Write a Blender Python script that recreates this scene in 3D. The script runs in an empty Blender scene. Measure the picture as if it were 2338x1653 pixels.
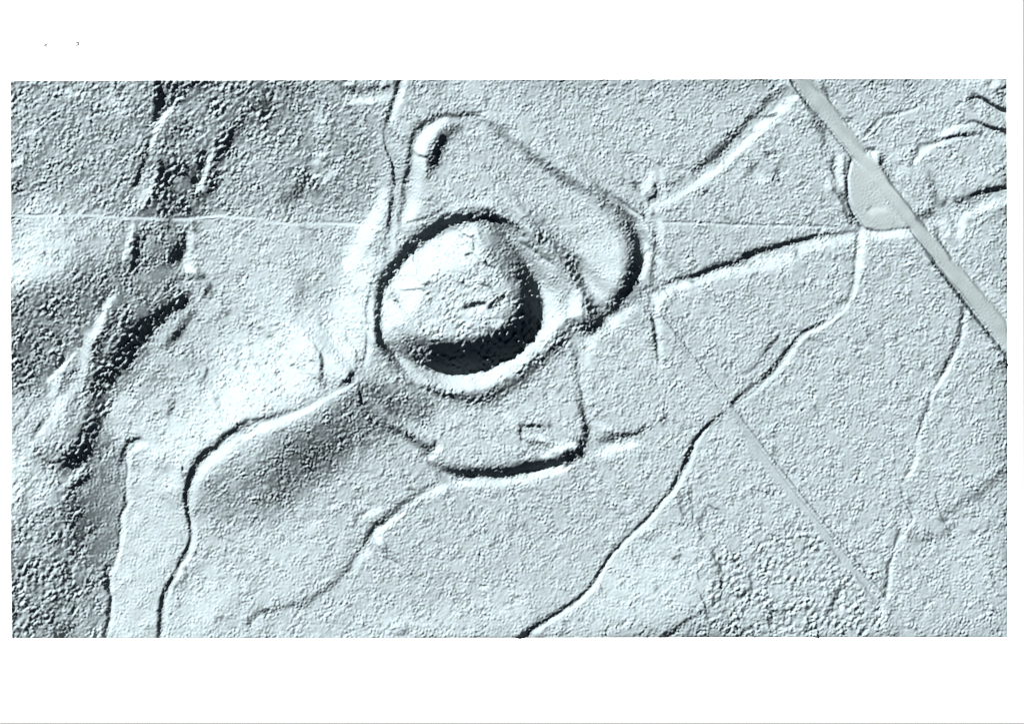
import math, sys
import numpy as np
try:
    import bpy
except ImportError:          # the height field can be checked without Blender
    bpy = None

# ------------------------------------------------------------------ units
# 1 unit = 1 metre; the whole frame is 512 m wide (photo pixels / 4.566)
PW, PH = 2338.0, 1653.0
U = 512.0 / PW
def wx(px): return (px - PW / 2) * U
def wy(py): return (PH / 2 - py) * U
SUN_ELEV = 30.0          # degrees
SUN_AZ = 315.0           # compass degrees: light comes from the top left

# ------------------------------------------------------------------ camera, sky, sun
if bpy:
    C = bpy.context.scene.collection
    sc = bpy.context.scene
    cam = bpy.data.cameras.new('camera')
    cam.sensor_width = 36.0
    DIST = 3000.0
    cam.lens = 36.0 * DIST / 512.0
    cam.clip_start = 10.0
    cam.clip_end = 20000.0
    co = bpy.data.objects.new('camera', cam)
    co.location = (0, 0, DIST)
    C.objects.link(co)
    sc.camera = co
    w = bpy.data.worlds.new('World')
    sc.world = w
    w.use_nodes = True
    nt = w.node_tree
    sky = nt.nodes.new('ShaderNodeTexSky')
    sky.sky_type = 'NISHITA'
    sky.sun_disc = False
    sky.altitude = 9000.0
    sky.air_density = 0.06
    sky.dust_density = 0.0
    sky.sun_elevation = math.radians(SUN_ELEV)
    sky.sun_rotation = math.radians(SUN_AZ)
    bg = nt.nodes['Background']
    bg.inputs['Strength'].default_value = 0.05
    nt.links.new(sky.outputs[0], bg.inputs['Color'])
    sl = bpy.data.lights.new('sun', 'SUN')
    sl.energy = 5.0
    sl.angle = math.radians(0.5)
    sl.color = (1.0, 0.985, 0.96)
    so = bpy.data.objects.new('sun', sl)
    so.rotation_euler = (math.radians(90 - SUN_ELEV), 0, math.radians(180 - SUN_AZ))
    so.location = (-300, 300, 400)
    C.objects.link(so)
    vs = sc.view_settings
    vs.view_transform = 'Standard'
    vs.look = 'None'
    vs.gamma = 1.0
    vs.use_curve_mapping = False
    vs.exposure = 2.90
#@@HEIGHT
# ------------------------------------------------------------------ the relief
# The ground is a real height field. Its slopes along the direction of the sun are
# described stroke by stroke and integrated into heights. Tiles are (origin x,
# origin y, photo pixels per tile unit).
TILE = {}
for r, oy in enumerate((150, 600, 1020)):
    for c, ox in enumerate((0, 600, 1200, 1738)):
        TILE['ABCDEFGHIJKL'[r * 4 + c]] = (ox, oy, 600 / 2164.0)
TILE['M'] = (850, 470, 500 / 1727.0)
TILE['Z'] = (0, 0, 1.0)
TILE['N'] = (1100, 920, 240 / 2164.0)

TL, TR, BR, BL = (24, 185), (2299, 179.5), (2301, 1454), (27, 1457.5)
STEP = 1.5
NX, NY = int(2275 / STEP) + 1, int(1273 / STEP) + 1
_u, _v = np.meshgrid(np.linspace(0, 1, NX), np.linspace(0, 1, NY))
GX = (TL[0]*(1-_u)+TR[0]*_u)*(1-_v) + (BL[0]*(1-_u)+BR[0]*_u)*_v
GY = (TL[1]*(1-_u)+TR[1]*_u)*(1-_v) + (BL[1]*(1-_u)+BR[1]*_u)*_v
GX = GX.astype(np.float32); GY = GY.astype(np.float32)
rng = np.random.default_rng(7)

def fftshape(n):
    while True:
        m = n
        for p in (2, 3, 5):
            while m % p == 0: m //= p
        if m == 1: return n
        n += 1
_P = 96
FY, FX = fftshape(NY + 2 * _P), fftshape(NX + 2 * _P)
_kx = (np.fft.rfftfreq(FX) * 2 * np.pi / STEP)[None, :]
_ky = (np.fft.fftfreq(FY) * 2 * np.pi / STEP)[:, None]
_kk = np.sqrt(_kx**2 + _ky**2)
def blur(a, s):
    b = np.pad(a, ((_P, FY-NY-_P), (_P, FX-NX-_P)), mode='edge')
    f = np.fft.rfft2(b) * np.exp(-0.5 * (_kk * s)**2)
    return np.fft.irfft2(f, s=(FY, FX))[_P:_P+NY, _P:_P+NX].astype(np.float32)
def ring_noise(wl, bw=0.35, aniso=0.0):
    """unit-variance noise with wavelengths round wl (photo pixels)"""
    k0 = 2 * np.pi / wl
    kx, ky = _kx, _ky
    kk = _kk
    if aniso:
        a = (kx + ky) / math.sqrt(2); b = (kx - ky) / math.sqrt(2)
        kk = np.sqrt(a**2 + (b * (1 + aniso))**2)
    f = np.fft.rfft2(rng.standard_normal((FY, FX)))
    f = f * np.exp(-0.5 * ((kk - k0) / (bw * k0))**2)
    n = np.fft.irfft2(f, s=(FY, FX))[_P:_P+NY, _P:_P+NX]
    return (n / n.std()).astype(np.float32)

WOB = [blur(rng.standard_normal((NY, NX)).astype(np.float32), 5) for _ in range(2)]
WOB = [q / q.std() for q in WOB]
WOBF = ring_noise(9, 0.4)

def tp(t, pts):
    ox, oy, s = TILE[t]
    return np.array([(ox + p[0]*s, oy + p[1]*s) for p in pts], float)
def spread(v, n):
    if not isinstance(v, (tuple, list)): return np.full(n, float(v))
    v = np.array(v, float)
    return np.interp(np.linspace(0, 1, n), np.linspace(0, 1, len(v)), v)
def smooth_line(P, A, B, n=6):
    """Catmull-Rom through P with attributes A, B"""
    if len(P) < 3: return P, A, B
    Q = np.vstack([2*P[0]-P[1], P, 2*P[-1]-P[-2]])
    o, a, b = [], [], []
    for i in range(len(P)-1):
        for k in range(n):
            t = k / n
            p0, p1, p2, p3 = Q[i:i+4]
            o.append(.5*((2*p1)+(-p0+p2)*t+(2*p0-5*p1+4*p2-p3)*t*t+(-p0+3*p1-3*p2+p3)*t**3))
            a.append(A[i]*(1-t)+A[i+1]*t); b.append(B[i]*(1-t)+B[i+1]*t)
    o.append(P[-1]); a.append(A[-1]); b.append(B[-1])
    return np.array(o), np.array(a), np.array(b)
def box(x0, y0, x1, y1):
    i0 = max(0, int((y0 - 179) / STEP) - 8); i1 = min(NY, int((y1 - 179) / STEP) + 10)
    j0 = max(0, int((x0 - 24) / STEP) - 8); j1 = min(NX, int((x1 - 24) / STEP) + 10)
    return i0, i1, j0, j1
def stroke_alpha(P, W, V, wob=0.0, soft=4.0):
    """alpha and value arrays of a polyline stroke over its bounding box"""
    P, W, V = smooth_line(P, W, V)
    m = W.max() * 2.2 + 4
    i0, i1, j0, j1 = box(P[:,0].min()-m, P[:,1].min()-m, P[:,0].max()+m, P[:,1].max()+m)
    if i0 >= i1 or j0 >= j1: return None
    X = GX[i0:i1, j0:j1]; Y = GY[i0:i1, j0:j1]
    if wob:
        X = X + WOB[0][i0:i1, j0:j1]*wob; Y = Y + WOB[1][i0:i1, j0:j1]*wob
    best = np.full(X.shape, 1e9, np.float32); val = np.zeros(X.shape, np.float32)
    for k in range(len(P)-1):
        a, b = P[k], P[k+1]
        mm = max(W[k], W[k+1])*2.2+4
        s0, s1, t0, t1 = box(min(a[0],b[0])-mm, min(a[1],b[1])-mm, max(a[0],b[0])+mm, max(a[1],b[1])+mm)
        s0 -= i0; s1 -= i0; t0 -= j0; t1 -= j0
        s0 = max(s0,0); t0 = max(t0,0)
        if s0 >= s1 or t0 >= t1: continue
        x = X[s0:s1, t0:t1]; y = Y[s0:s1, t0:t1]
        d = b-a; L = (d**2).sum()+1e-9
        t = np.clip(((x-a[0])*d[0]+(y-a[1])*d[1])/L, 0, 1)
        dist = np.hypot(x-a[0]-t*d[0], y-a[1]-t*d[1]) / (W[k]*(1-t)+W[k+1]*t+1e-6)
        bb = best[s0:s1, t0:t1]; vv = val[s0:s1, t0:t1]
        q = dist < bb
        bb[q] = dist[q]; vv[q] = (V[k]*(1-t)+V[k+1]*t)[q]
    al = 1/(1+best**soft)
    al = np.where(best > 2.15, 0, al)
    return (i0, i1, j0, j1), al, val, best
def poly_mask(P, i0, i1, j0, j1):
    X = GX[i0:i1, j0:j1]; Y = GY[i0:i1, j0:j1]
    ins = np.zeros(X.shape, bool)
    n = len(P)
    for k in range(n):
        x1, y1 = P[k]; x2, y2 = P[(k+1) % n]
        if y1 == y2: continue
        c = ((y1 > Y) != (y2 > Y)) & (X < (x2-x1)*(Y-y1)/(y2-y1)+x1)
        ins ^= c
    return ins

S = np.full((NY, NX), 0.06, np.float32)        # tone: -1 black ... +1 white
R = np.full((NY, NX), 1.0, np.float32)         # roughness
LAB = np.zeros((NY, NX), np.int16)             # which earthwork owns a vertex
OBJ = [None]                                   # (name, label, category, group, kind, parent)
OWNER = [0]
def O(name=None, label=None, cat=None, group=None, kind=None, parent=None):
    if name is None: OWNER[0] = 0; return 0
    for k, o in enumerate(OBJ):
        if o and o[0] == name and o[1] == label and o[5] == parent: OWNER[0] = k; return k
    OBJ.append((name, label, cat, group, kind, parent)); OWNER[0] = len(OBJ)-1
    return OWNER[0]
def K(t, pts, w, v, wob=1.2, rough=None, soft=4.0):
    s = TILE[t][2]
    P = tp(t, pts); n = len(P)
    r = stroke_alpha(P, spread(w, n)*s + .35, spread(v, n), wob, soft)
    if r is None: return
    (i0, i1, j0, j1), al, val, best = r
    if OWNER[0]:
        LAB[i0:i1, j0:j1][best < 1.15] = OWNER[0]
    S[i0:i1, j0:j1] += (val - S[i0:i1, j0:j1]) * al
    if rough is not None:
        R[i0:i1, j0:j1] += (rough - R[i0:i1, j0:j1]) * al
def F(t, pts, v, bl=12, rough=None, add=False, own=False):
    P = tp(t, pts)
    m = bl * 3
    i0, i1, j0, j1 = box(P[:,0].min()-m, P[:,1].min()-m, P[:,0].max()+m, P[:,1].max()+m)
    M = np.zeros((NY, NX), np.float32)
    M[i0:i1, j0:j1] = poly_mask(P, i0, i1, j0, j1)
    if own: LAB[i0:i1, j0:j1][M[i0:i1, j0:j1] > .5] = OWNER[0]
    # separable gaussian
    g = np.exp(-0.5*(np.arange(-int(3*bl/STEP)-1, int(3*bl/STEP)+2)*STEP/bl)**2); g /= g.sum()
    sub = M[i0:i1, j0:j1]
    h = len(g)//2
    n0, n1 = sub.shape
    def conv(a, ax):
        q = np.pad(a, [(h, h) if k == ax else (0, 0) for k in (0, 1)], mode='edge')
        L = q.shape[ax] + len(g)
        f = np.fft.rfft(q, n=L, axis=ax) * np.fft.rfft(g, n=L)[(slice(None), None) if ax == 0 else (None, slice(None))]
        o = np.fft.irfft(f, n=L, axis=ax)
        return o[2*h:2*h+n0, :] if ax == 0 else o[:, 2*h:2*h+n1]
    al = conv(conv(sub, 0), 1).astype(np.float32)
    if v is not None:
        if add: S[i0:i1, j0:j1] += v * al
        else: S[i0:i1, j0:j1] += (v - S[i0:i1, j0:j1]) * al
    if rough is not None:
        R[i0:i1, j0:j1] += (rough - R[i0:i1, j0:j1]) * al
#@@PAINT
# ---- broad tones
F('A', [(80,120),(2164,120),(2164,1240),(80,1240)], -.17, 30, 1.35)
F('E', [(80,0),(1500,0),(900,900),(400,1100),(80,1100)], -.27, 25, 1.35)
F('I', [(80,0),(1000,0),(870,1600),(80,1600)], -.26, 20, 1.3)
F('B', [(-20,120),(950,120),(900,1200),(0,1220)], -.16, 20, 1.2)
F('A', [(86,1080),(330,1080),(600,1230),(640,1500),(520,1750),(250,1800),(86,1850)], .38, 22, 1.05)
F('A', [(86,1350),(330,1400),(350,1700),(86,1780)], .6, 18)
F('E', [(86,280),(420,250),(520,500),(480,800),(300,950),(86,1000)], -.48, 22, 1.5)
F('E', [(2164,420),(1900,650),(1750,850),(1650,1000),(1500,1250),(1300,1450),(1200,1640),(1600,1640),(1850,1430),(2164,1250)], .5, 30, 1.1)
F('E', [(2164,560),(1980,800),(1800,1100),(1700,1400),(1900,1350),(2164,1220)], .8, 24, 1.0)
F('F', [(0,450),(330,400),(500,560),(480,1000),(330,1100),(0,1230)], .72, 26, 1.1)
F('F', [(-200,150),(260,150),(300,450),(-100,700)], .26, 24)
for _i in range(70):
    _x, _y = rng.uniform(-250, 620), rng.uniform(350, 1150)
    _q = rng.uniform(6, 16)
    K('F', [(_x-_q, _y+_q*.7), (_x+_q, _y-_q*.7)], rng.uniform(3, 7), rng.choice([-.3, -.15, 0]), .8)
F('F', [(740,-50),(960,-50),(920,200),(880,400),(860,700),(760,880),(640,980),(520,960),(500,700),(540,450),(620,220)], .6, 14, 1.05)
K('F', [(320,130),(300,260),(280,420)], 38, (-.12,-.2,0), soft=2)
F('F', [(740,1010),(1050,960),(1100,1050),(1450,1120),(1420,1300),(1150,1350),(900,1500),(700,1640),(100,1700),(250,1450),(600,1200)], -.36, 18, 1.15)
F('J', [(150,-60),(700,-60),(560,170),(300,420),(0,580),(-300,520),(-150,320),(50,100)], -.42, 22, 1.15)
F('F', [(330,1450),(620,1400),(600,1650),(280,1700)], -.5, 20)
F('F', [(1420,1200),(2164,1150),(2500,1050),(2600,1450),(2300,1560),(1900,1650),(1450,1650)], .14, 14, 1.0)
F('I', [(1200,-20),(1720,-20),(1520,120),(1490,380),(1200,380)], .42, 14)
F('I', [(1250,120),(1420,110),(1420,230),(1270,250)], -.1, 10)
F('I', [(1060,400),(1480,400),(1520,700),(1300,1200),(1280,1570),(920,1570),(920,1000)], .16, 14, .75)
F('I', [(1600,250),(2164,150),(2164,620),(1800,650),(1620,550)], -.22, 18)
F('I', [(1750,1050),(1950,1100),(1700,1500),(1500,1560),(1550,1300)], .3, 18, .7)
F('I', [(690,250),(980,150),(960,850),(850,1000),(760,900)], -.4, 14, .7)
F('I', [(520,450),(740,420),(730,900),(680,1300),(420,1500),(400,1200),(560,900)], -.66, 18, 1.5)
F('I', [(90,0),(260,0),(230,350),(150,560),(90,560)], .35, 14)
F('I', [(260,160),(480,180),(440,520),(220,520)], .12, 10)
F('I', [(95,900),(520,900),(450,1570),(95,1570)], -.38, 16, 1.8)
F('K', [(600,850),(1500,800),(1450,1300),(1000,1560),(200,1560),(500,1200)], .3, 40, .9)
F('K', [(-400,1500),(0,1250),(500,700),(800,600),(600,1000),(300,1340),(-100,1560)], .1, 18, .8)
F('K', [(1500,900),(2300,600),(2900,1000),(2900,1560),(1500,1560)], .05, 16, 1.5)
F('J', [(850,1450),(1250,1380),(2164,1150),(2164,1600),(850,1600)], .24, 20)
F('J', [(-100,750),(700,620),(560,900),(250,1150),(-100,1250)], .1, 18, .9)
F('L', [(1550,800),(2040,700),(2040,1580),(1500,1580)], .12, 20, 1.0)
F('C', [(330,1400),(820,1400),(860,1620),(760,1830),(620,1960),(500,1800)], .34, 12, .75)
F('C', [(-300,900),(350,1050),(700,1300),(750,1380),(300,1450),(0,1200)], .12, 14)
F('C', [(1150,1290),(2164,1330),(2100,1440),(1650,1530),(1150,1500)], .04, 10, .85)
F('G', [(450,0),(840,0),(740,230),(640,370),(520,180)], .42, 8, .7)
F('D', [(1550,820),(1900,800),(1900,980),(1600,1060)], .12, 12)
# ---- top left
F('A', [(1350,80),(2164,80),(2164,420),(1900,560),(1650,700),(1400,640),(1330,480)], -.26, 16, 1.6)
F('B', [(-60,80),(500,80),(420,420),(100,700),(-60,600)], -.24, 18, 1.5)
F('A', [(86,110),(420,110),(350,420),(86,420)], -.14, 14, 1.5)
F('A', [(950,200),(1280,200),(1250,560),(1000,500)], -.2, 14, 1.6)
F('A', [(1280,600),(1700,600),(1640,1230),(1150,1230)], -.28, 12, 1.5)
F('A', [(1000,1270),(1500,1270),(1500,1640),(900,1640)], -.22, 12, 1.3)
F('E', [(1000,0),(1480,0),(1500,200),(1000,420),(900,250)], -.24, 12, 1.3)
O('gully', 'narrow black gully dropping from the top edge beside a short white bank', 'gully')
K('A', [(1290,110),(1310,300),(1285,430),(1250,500)], (18,26,22,8), (-.85,-.85,-.85,-.3))
K('A', [(1220,650),(1180,760),(1120,900),(1090,1050),(1040,1150),(990,1225)], (14,12,13,15,12,12), (-.4,-.55,-.5,-.65,-.7,-.4))
F('A', [(1340,90),(1820,90),(1560,280),(1400,330)], -.6, 7, 1.7)
K('A', [(1410,360),(1340,420),(1290,490),(1265,560),(1245,640),(1210,710)], (22,28,26,20,17,18), (.6,.85,.8,.75,.75,.6))
O()
K('A', [(1190,850),(1120,1000),(1060,1120)], 20, (.2,.35,.35))
K('A', [(1280,880),(1190,1040),(1130,1120)], 22, .35)
O('ravine', 'dark speckled ravine slanting through the upper left, above the level track', 'ravine')
K('A', [(2150,330),(1960,480),(1880,600),(1820,690),(1740,800),(1700,1000),(1640,1100)], (60,55,58,60,58,58,40), (-.5,-.6,-.78,-.72,-.72,-.78,-.5), 3.5, 1.7)
K('A', [(2164,110),(2000,300),(1900,400)], 30, -.3, 2.5)
K('A', [(1660,720),(1620,850),(1590,940)], 30, -.85, 2)
K('A', [(1740,700),(1690,840),(1640,1010)], (14,20,24), (.4,.6,.6))
O('hollow', 'small pitch-black hollow just above the level track, upper left', 'hollow')
K('A', [(1320,820),(1350,930),(1320,1050)], (30,55,45), -.92, 3, 1.7)
K('A', [(1410,850),(1500,870),(1580,880)], 60, -.68, 3, 1.7)
O()
F('A', [(1230,1000),(1400,950),(1640,1050),(1660,1210),(1150,1230)], -.55, 7, 1.7)
K('A', [(1400,600),(1490,500)], 42, -.6, 3)
K('A', [(1260,440),(1220,500)], 40, -.35, 2)
K('A', [(1960,200),(1900,340)], 30, -.35, 2)
K('A', [(1580,500),(1480,620)], 26, -.3, 2)
K('A', [(240,570),(300,520)], 18, .45)
K('A', [(100,830),(180,780)], 20, .4)
K('A', [(110,1000),(200,920)], 25, -.45)
K('A', [(560,240),(720,250)], 20, .2)
K('A', [(900,260),(1000,380)], 40, .12)
# ---- track across the left half
O('path', 'thin pale track running level across the left half', 'path', None, 'structure')
K('A', [(90,1225),(700,1230),(1150,1240),(1500,1240),(1700,1215)], (5,5,9,13,12), (-.15,-.25,-.5,-.75,-.5), .6)
K('A', [(86,1242),(300,1238),(700,1240),(1150,1258),(1500,1262),(1800,1242),(2164,1256)], 10, (.6,.6,.5,.5,.5,.35,.4), .5, .3)
K('B', [(0,1270),(270,1290),(500,1278),(800,1292)], 7, (-.1,-.2,-.4,-.2), .5)
K('B', [(0,1285),(270,1305),(500,1296),(800,1310),(970,1335)], 10, (.3,.55,.4,.6,.8), .5, .3)
K('B', [(290,1325),(400,1350),(480,1355)], 7, -.35, .8)
O()
K('A', [(1300,105),(1316,230),(1302,330),(1282,430)], (16,26,30,22), -.95, 1.5)
K('A', [(1235,560),(1205,680),(1175,780),(1120,920),(1090,1040),(1040,1140),(985,1230)], (12,16,16,17,19,16,12), (-.6,-.8,-.8,-.85,-.95,-.9,-.6), 1.5)
K('A', [(1110,1000),(1060,1120),(1000,1210)], 10, .35)
K('A', [(1245,980),(1190,1070),(1130,1170)], 12, .5)
# below the track
K('A', [(1380,1290),(1370,1330)], 35, -.6)
K('A', [(1150,1420),(1100,1530),(1080,1640)], (38,48,40), -.74, 3, 1.6)
O('hollow', 'black oval hollow just below the level track, left of a pale strip', 'hollow')
K('A', [(1490,1430),(1450,1540),(1380,1600)], (35,50,45), (-.85,-.9,-.8), 2)
O()
K('A', [(1310,1480),(1250,1600)], 40, -.4, 3)
K('A', [(1075,1320),(1060,1420),(1040,1500),(1020,1590)], 20, .55)
K('A', [(1600,1290),(1590,1400),(1600,1500)], 14, -.5)
K('A', [(1570,1400),(1545,1500),(1530,1600)], 24, .55)
# ---- left ravines
K('E', [(1720,190),(1670,260)], 18, -.7)
K('E', [(1560,120),(1670,110)], 18, -.8)
K('E', [(1530,30),(1570,70)], 24, .9)
K('E', [(1340,185),(1500,115)], 16, -.6)
O('gully', 'grey speckled gully between the pale strip and the widest ravine', 'gully')
K('E', [(940,420),(870,560),(810,680),(760,800),(720,880)], (38,45,48,40,25), (-.5,-.6,-.7,-.5,-.3), 2.5)
O('bank', 'long pale bank along the left side of the widest ravine', 'bank')
K('E', [(950,250),(880,370),(820,520),(740,620),(690,720)], (18,30,30,45,38), (.4,.7,.7,.6,.4), 2, .7)
K('E', [(700,760),(680,880),(650,970)], 28, .4, 1, .5)
O()
K('E', [(1000,530),(900,640),(860,760)], 16, .35)
O('ravine', 'widest and blackest ravine, slanting down the left side to the ragged edge', 'ravine')
K('E', [(1500,290),(1430,330),(1300,420),(1200,500),(1080,620),(980,780),(900,900),(800,1000),(790,1200),(760,1330),(680,1480),(600,1610)], (48,62,66,70,95,110,120,108,64,62,85,78), (-.82,-.86,-.86,-.84,-.8,-.78,-.76,-.76,-.6,-.76,-.82,-.86), 3.5, 1.9)
O('gully', 'short dark gully parallel to the widest ravine on its right side', 'gully')
K('E', [(1575,420),(1480,540),(1400,640),(1340,690)], (18,26,26,14), (-.6,-.75,-.7,-.4), 2)
O()
O('bank', 'thin white bank with a black left side, farthest left of the ravine banks', 'bank')
K('E', [(500,760),(470,830),(410,900)], (16,26,16), (-.7,-.9,-.6))
K('E', [(600,740),(530,830),(440,930),(390,980)], (12,17,17,12), (.6,.9,.9,.6))
O()
K('E', [(470,560),(490,700)], 26, -.6, 2)
K('E', [(870,250),(800,380)], 30, -.45, 2.5)
K('E', [(980,0),(965,60),(930,180)], 14, (-.7,-.6,-.3))
K('E', [(650,590),(640,700)], 18, -.55, 2)
K('E', [(600,860),(520,980),(490,1080)], (16,18,12), (-.6,-.75,-.5), 1.5)
K('E', [(480,960),(420,1080)], 22, .5)
K('E', [(620,1020),(500,1150),(410,1270),(330,1370),(260,1470)], (35,42,45,35,30), (.3,.55,.55,.65,.5), 2)
K('E', [(400,1250),(320,1350),(270,1440)], (12,17,14), (-.5,-.8,-.6))
K('E', [(350,1160),(220,1280),(110,1370)], 9, .6)
K('E', [(240,1235),(110,1380)], 8, -.75)
K('E', [(620,1100),(580,1300)], 45, -.1, 2)
K('E', [(1700,880),(1670,940),(1620,1000)], 10, (-.7,-.4,-.5))
K('E', [(1430,1150),(1370,1270)], 10, -.65)
K('E', [(1080,1060),(1200,960),(1330,880)], 16, -.2)
K('E', [(1030,1600),(1080,1530),(1180,1500)], (25,30,22), .85)
K('E', [(1130,1440),(1050,1480),(1000,1570),(975,1640)], (16,20,22,22), (-.7,-.85,-.85,-.7))
K('E', [(850,1510),(900,1480)], 16, -.5)
# ---- the long hollow way west of the castle
O('hollow_way', 'long sunken way curving from beside the mound down to the bottom edge', 'hollow way')
K('F', [(480,1125),(300,1205),(150,1245),(0,1285)], (12,17,18,20), (-.25,-.5,-.6,-.7), 1.0)
K('E', [(2164,1285),(2050,1300),(1950,1360),(1850,1430),(1750,1530),(1640,1610)], (16.0, 20.8, 22.4, 22.4, 22.4, 22.4), (-0.62, -0.66, -0.76, -0.81, -0.85, -0.9), 1.0)
K('I', [(1760,0),(1650,80),(1580,190),(1540,300),(1520,400),(1525,500),(1545,600),(1560,700),(1550,790),(1500,900),(1430,1030),(1370,1140),(1330,1230),(1310,1350),(1305,1450),(1300,1590)], (22.96, 24.6, 22.96, 20.5, 16.4, 11.48, 10.66, 9.84, 9.84, 9.84, 10.66, 12.3, 13.94, 13.94, 12.3, 12.3), -1.0, .6)
K('E', [(2164,1360),(2050,1425),(1900,1510),(1780,1600)], (27.2, 28.9, 32.3, 35.7), 0.81, 1, .5)
K('I', [(1850,25),(1750,110),(1680,190),(1620,280),(1590,400),(1575,500),(1590,650),(1595,780),(1555,900),(1485,1020),(1425,1120),(1385,1240),(1365,1400),(1370,1590)], (38.25, 38.25, 34.0, 25.5, 13.6, 11.9, 17.0, 18.7, 11.9, 10.2, 10.2, 11.9, 17.0, 17.0), (0.72, 0.72, 0.72, 0.48, 0.32, 0.28, 0.36, 0.56, 0.68, 0.68, 0.56, 0.4, 0.36, 0.28), .8, .5)
O('bank', 'bright bank joining the sunken way to the left foot of the mound', 'bank')
K('F', [(0,1360),(200,1285),(400,1195),(550,1110),(700,1030),(800,950),(850,820),(885,650),(900,450),(905,300)], (35,32,26,18,12,14,18,26,26,18), (.9,.9,.9,.7,.5,.35,.45,.6,.6,.45), .8, .5)
O()
K('J', [(-150,-100),(0,-225)], 10, .1)
# ---- ragged edge lower left
O('river_bank', 'ragged near-vertical bank with black and white sides, lower left', 'bank')
K('I', [(1030,0),(1020,60),(1030,250),(1020,350),(1010,430),(1025,460),(985,540),(985,600),(970,760),(955,890),(900,960),(872,1000),(870,1150),(905,1220),(885,1330),(885,1430),(860,1510),(855,1590)], (14,8,7,8,10,10,12,12,9,7,10,18,16,14,15,15,15,12), (-.8,-.5,-.4,-.7,-.9,-.9,-.9,-.9,-.85,-.8,-.8,-.9,-.95,-.95,-.95,-.95,-.95,-.8), 1.5)
K('I', [(1080,20),(1060,60),(1052,250),(1045,370),(1065,470),(1015,580),(1010,700),(985,890),(940,1000),(912,1060),(915,1180),(930,1260),(915,1330),(912,1450),(890,1560)], (22.1, 17.0, 10.2, 10.2, 11.9, 14.45, 14.45, 13.6, 18.7, 18.7, 15.3, 11.9, 12.75, 10.2, 11.9), (0.64, 0.64, 0.45, 0.45, 0.64, 0.64, 0.64, 0.64, 0.68, 0.68, 0.64, 0.6, 0.52, 0.45, 0.38), 1.8)
O()
K('I', [(760,-10),(680,50),(600,90),(520,135)], (44.0, 49.5, 55.0, 44.0), (-0.6, -0.85, -0.9, -0.85), 2)
K('I', [(400,110),(480,150)], 26, -.6, 2)
K('I', [(900,-10),(820,20)], 22, -.55, 2)
O('gully', 'dark gully fanning out just below the foot of the widest ravine', 'gully')
K('I', [(720,190),(640,280),(580,380),(540,450)], (26,40,40,36), (-.75,-.8,-.65,-.5), 2.5)
O()
K('I', [(690,170),(600,250),(530,330)], (14,20,24), .35, 2)
K('I', [(190,400),(195,520)], 10, -.45)
K('I', [(98,480),(120,620),(105,720),(100,870)], 8, (-.5,-.6,-.7,-.7))
K('I', [(115,560),(135,650)], 9, .6)
K('I', [(300,1090),(300,1240)], 8, -.65)
K('I', [(205,1040),(200,1200),(210,1340)], 7, -.5)
K('I', [(240,1460),(250,1580)], 10, -.5)
K('I', [(590,1480),(530,1520),(460,1570)], (20,32,30), -.85)
K('I', [(110,1300),(112,1450)], 10, -.8)
K('I', [(420,1350),(440,1420)], 30, -.6, 2.5)
for _x, _y0, _y1, _v in ((480,620,900,-.7),(560,880,1180,-.75),(650,800,1050,-.7),(370,1050,1300,-.5),(500,1180,1420,-.7),(160,1100,1500,-.45),(610,1200,1400,-.6),(260,600,900,-.25),(420,480,600,-.5)):
    K('I', [(_x+14,_y0),(_x-6,(_y0+_y1)/2),(_x+4,_y1)], (16,26,14), (_v*.5,_v,_v*.5), 4)
    K('I', [(_x+54,_y0),(_x+32,(_y0+_y1)/2),(_x+40,_y1)], (8,14,8), (-.1,.15,-.1), 4)
for _x, _y in ((520,980),(560,1080),(650,980),(590,850),(640,780),(620,1150),(520,1250),(470,1300)):
    K('I', [(_x+8,_y-40),(_x-8,_y+40)], 16, -.6, 2.5)
K('I', [(1640,820),(1600,880)], 8, -.5)
K('I', [(1800,740),(1920,775)], 9, -.35)
K('I', [(1530,1060),(1450,1160)], 6, -.5)
# ---- stream north of castle
O('stream_channel', 'thin black stream channel winding from the top edge to the left of the mound', 'stream channel')
K('B', [(1110,110),(1095,240),(1060,310),(1030,430),(1005,500),(1000,640),(1040,750),(1065,870),(1075,980),(1060,1100),(1040,1220),(1028,1330)], (22,18,13,14,7,6,8,9,10,12,15,13), (-.95,-.95,-.9,-.85,-.6,-.8,-.85,-.9,-.95,-.95,-.95,-.85), .7)
K('B', [(1025,1350),(1005,1450),(1003,1600)], 6, (-.5,-.4,-.3), .6)
K('B', [(1165,110),(1135,250),(1095,350),(1065,480)], (27.0, 25.2, 21.6, 12.6), (0.81, 0.77, 0.77, 0.34))
K('B', [(1100,1000),(1110,1150),(1085,1260),(1075,1400),(1060,1600)], (14,18,18,22,24), (.15,.25,.35,.4,.3), .8, .5)
O('slope', 'broad white slope left of the round mound, across the stream channel', 'slope')
K('B', [(1000,1020),(960,1150),(910,1260),(860,1340),(800,1450),(740,1560),(700,1640)], (24,44,52,58,58,56,55), (.5,.7,.78,.82,.82,.82,.8), 1.6, .9)
O('ditch', 'black ditch hooking round outside the pale rampart above the mound', 'ditch')
K('B', [(1750,390),(1600,410),(1450,412),(1370,460),(1280,530),(1232,620),(1215,720),(1198,820),(1172,920),(1160,1000),(1150,1120),(1120,1280)], (16,16,20,28,32,26,20,18,16,16,20,18), (-.6,-.7,-.75,-.9,-.95,-.95,-.9,-.85,-.85,-.65,-.6,-.55), 1.3)
O('rampart', 'thick hooked rampart, white outside and black inside, above the mound', 'rampart')
K('B', [(1500,455),(1400,525),(1325,610),(1300,700),(1290,860),(1270,1000),(1240,1150),(1195,1260)], (30,48,52,50,45,48,55,48), (.7,.9,.95,.9,.85,.75,.85,.8), 1.0, .6)
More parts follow.
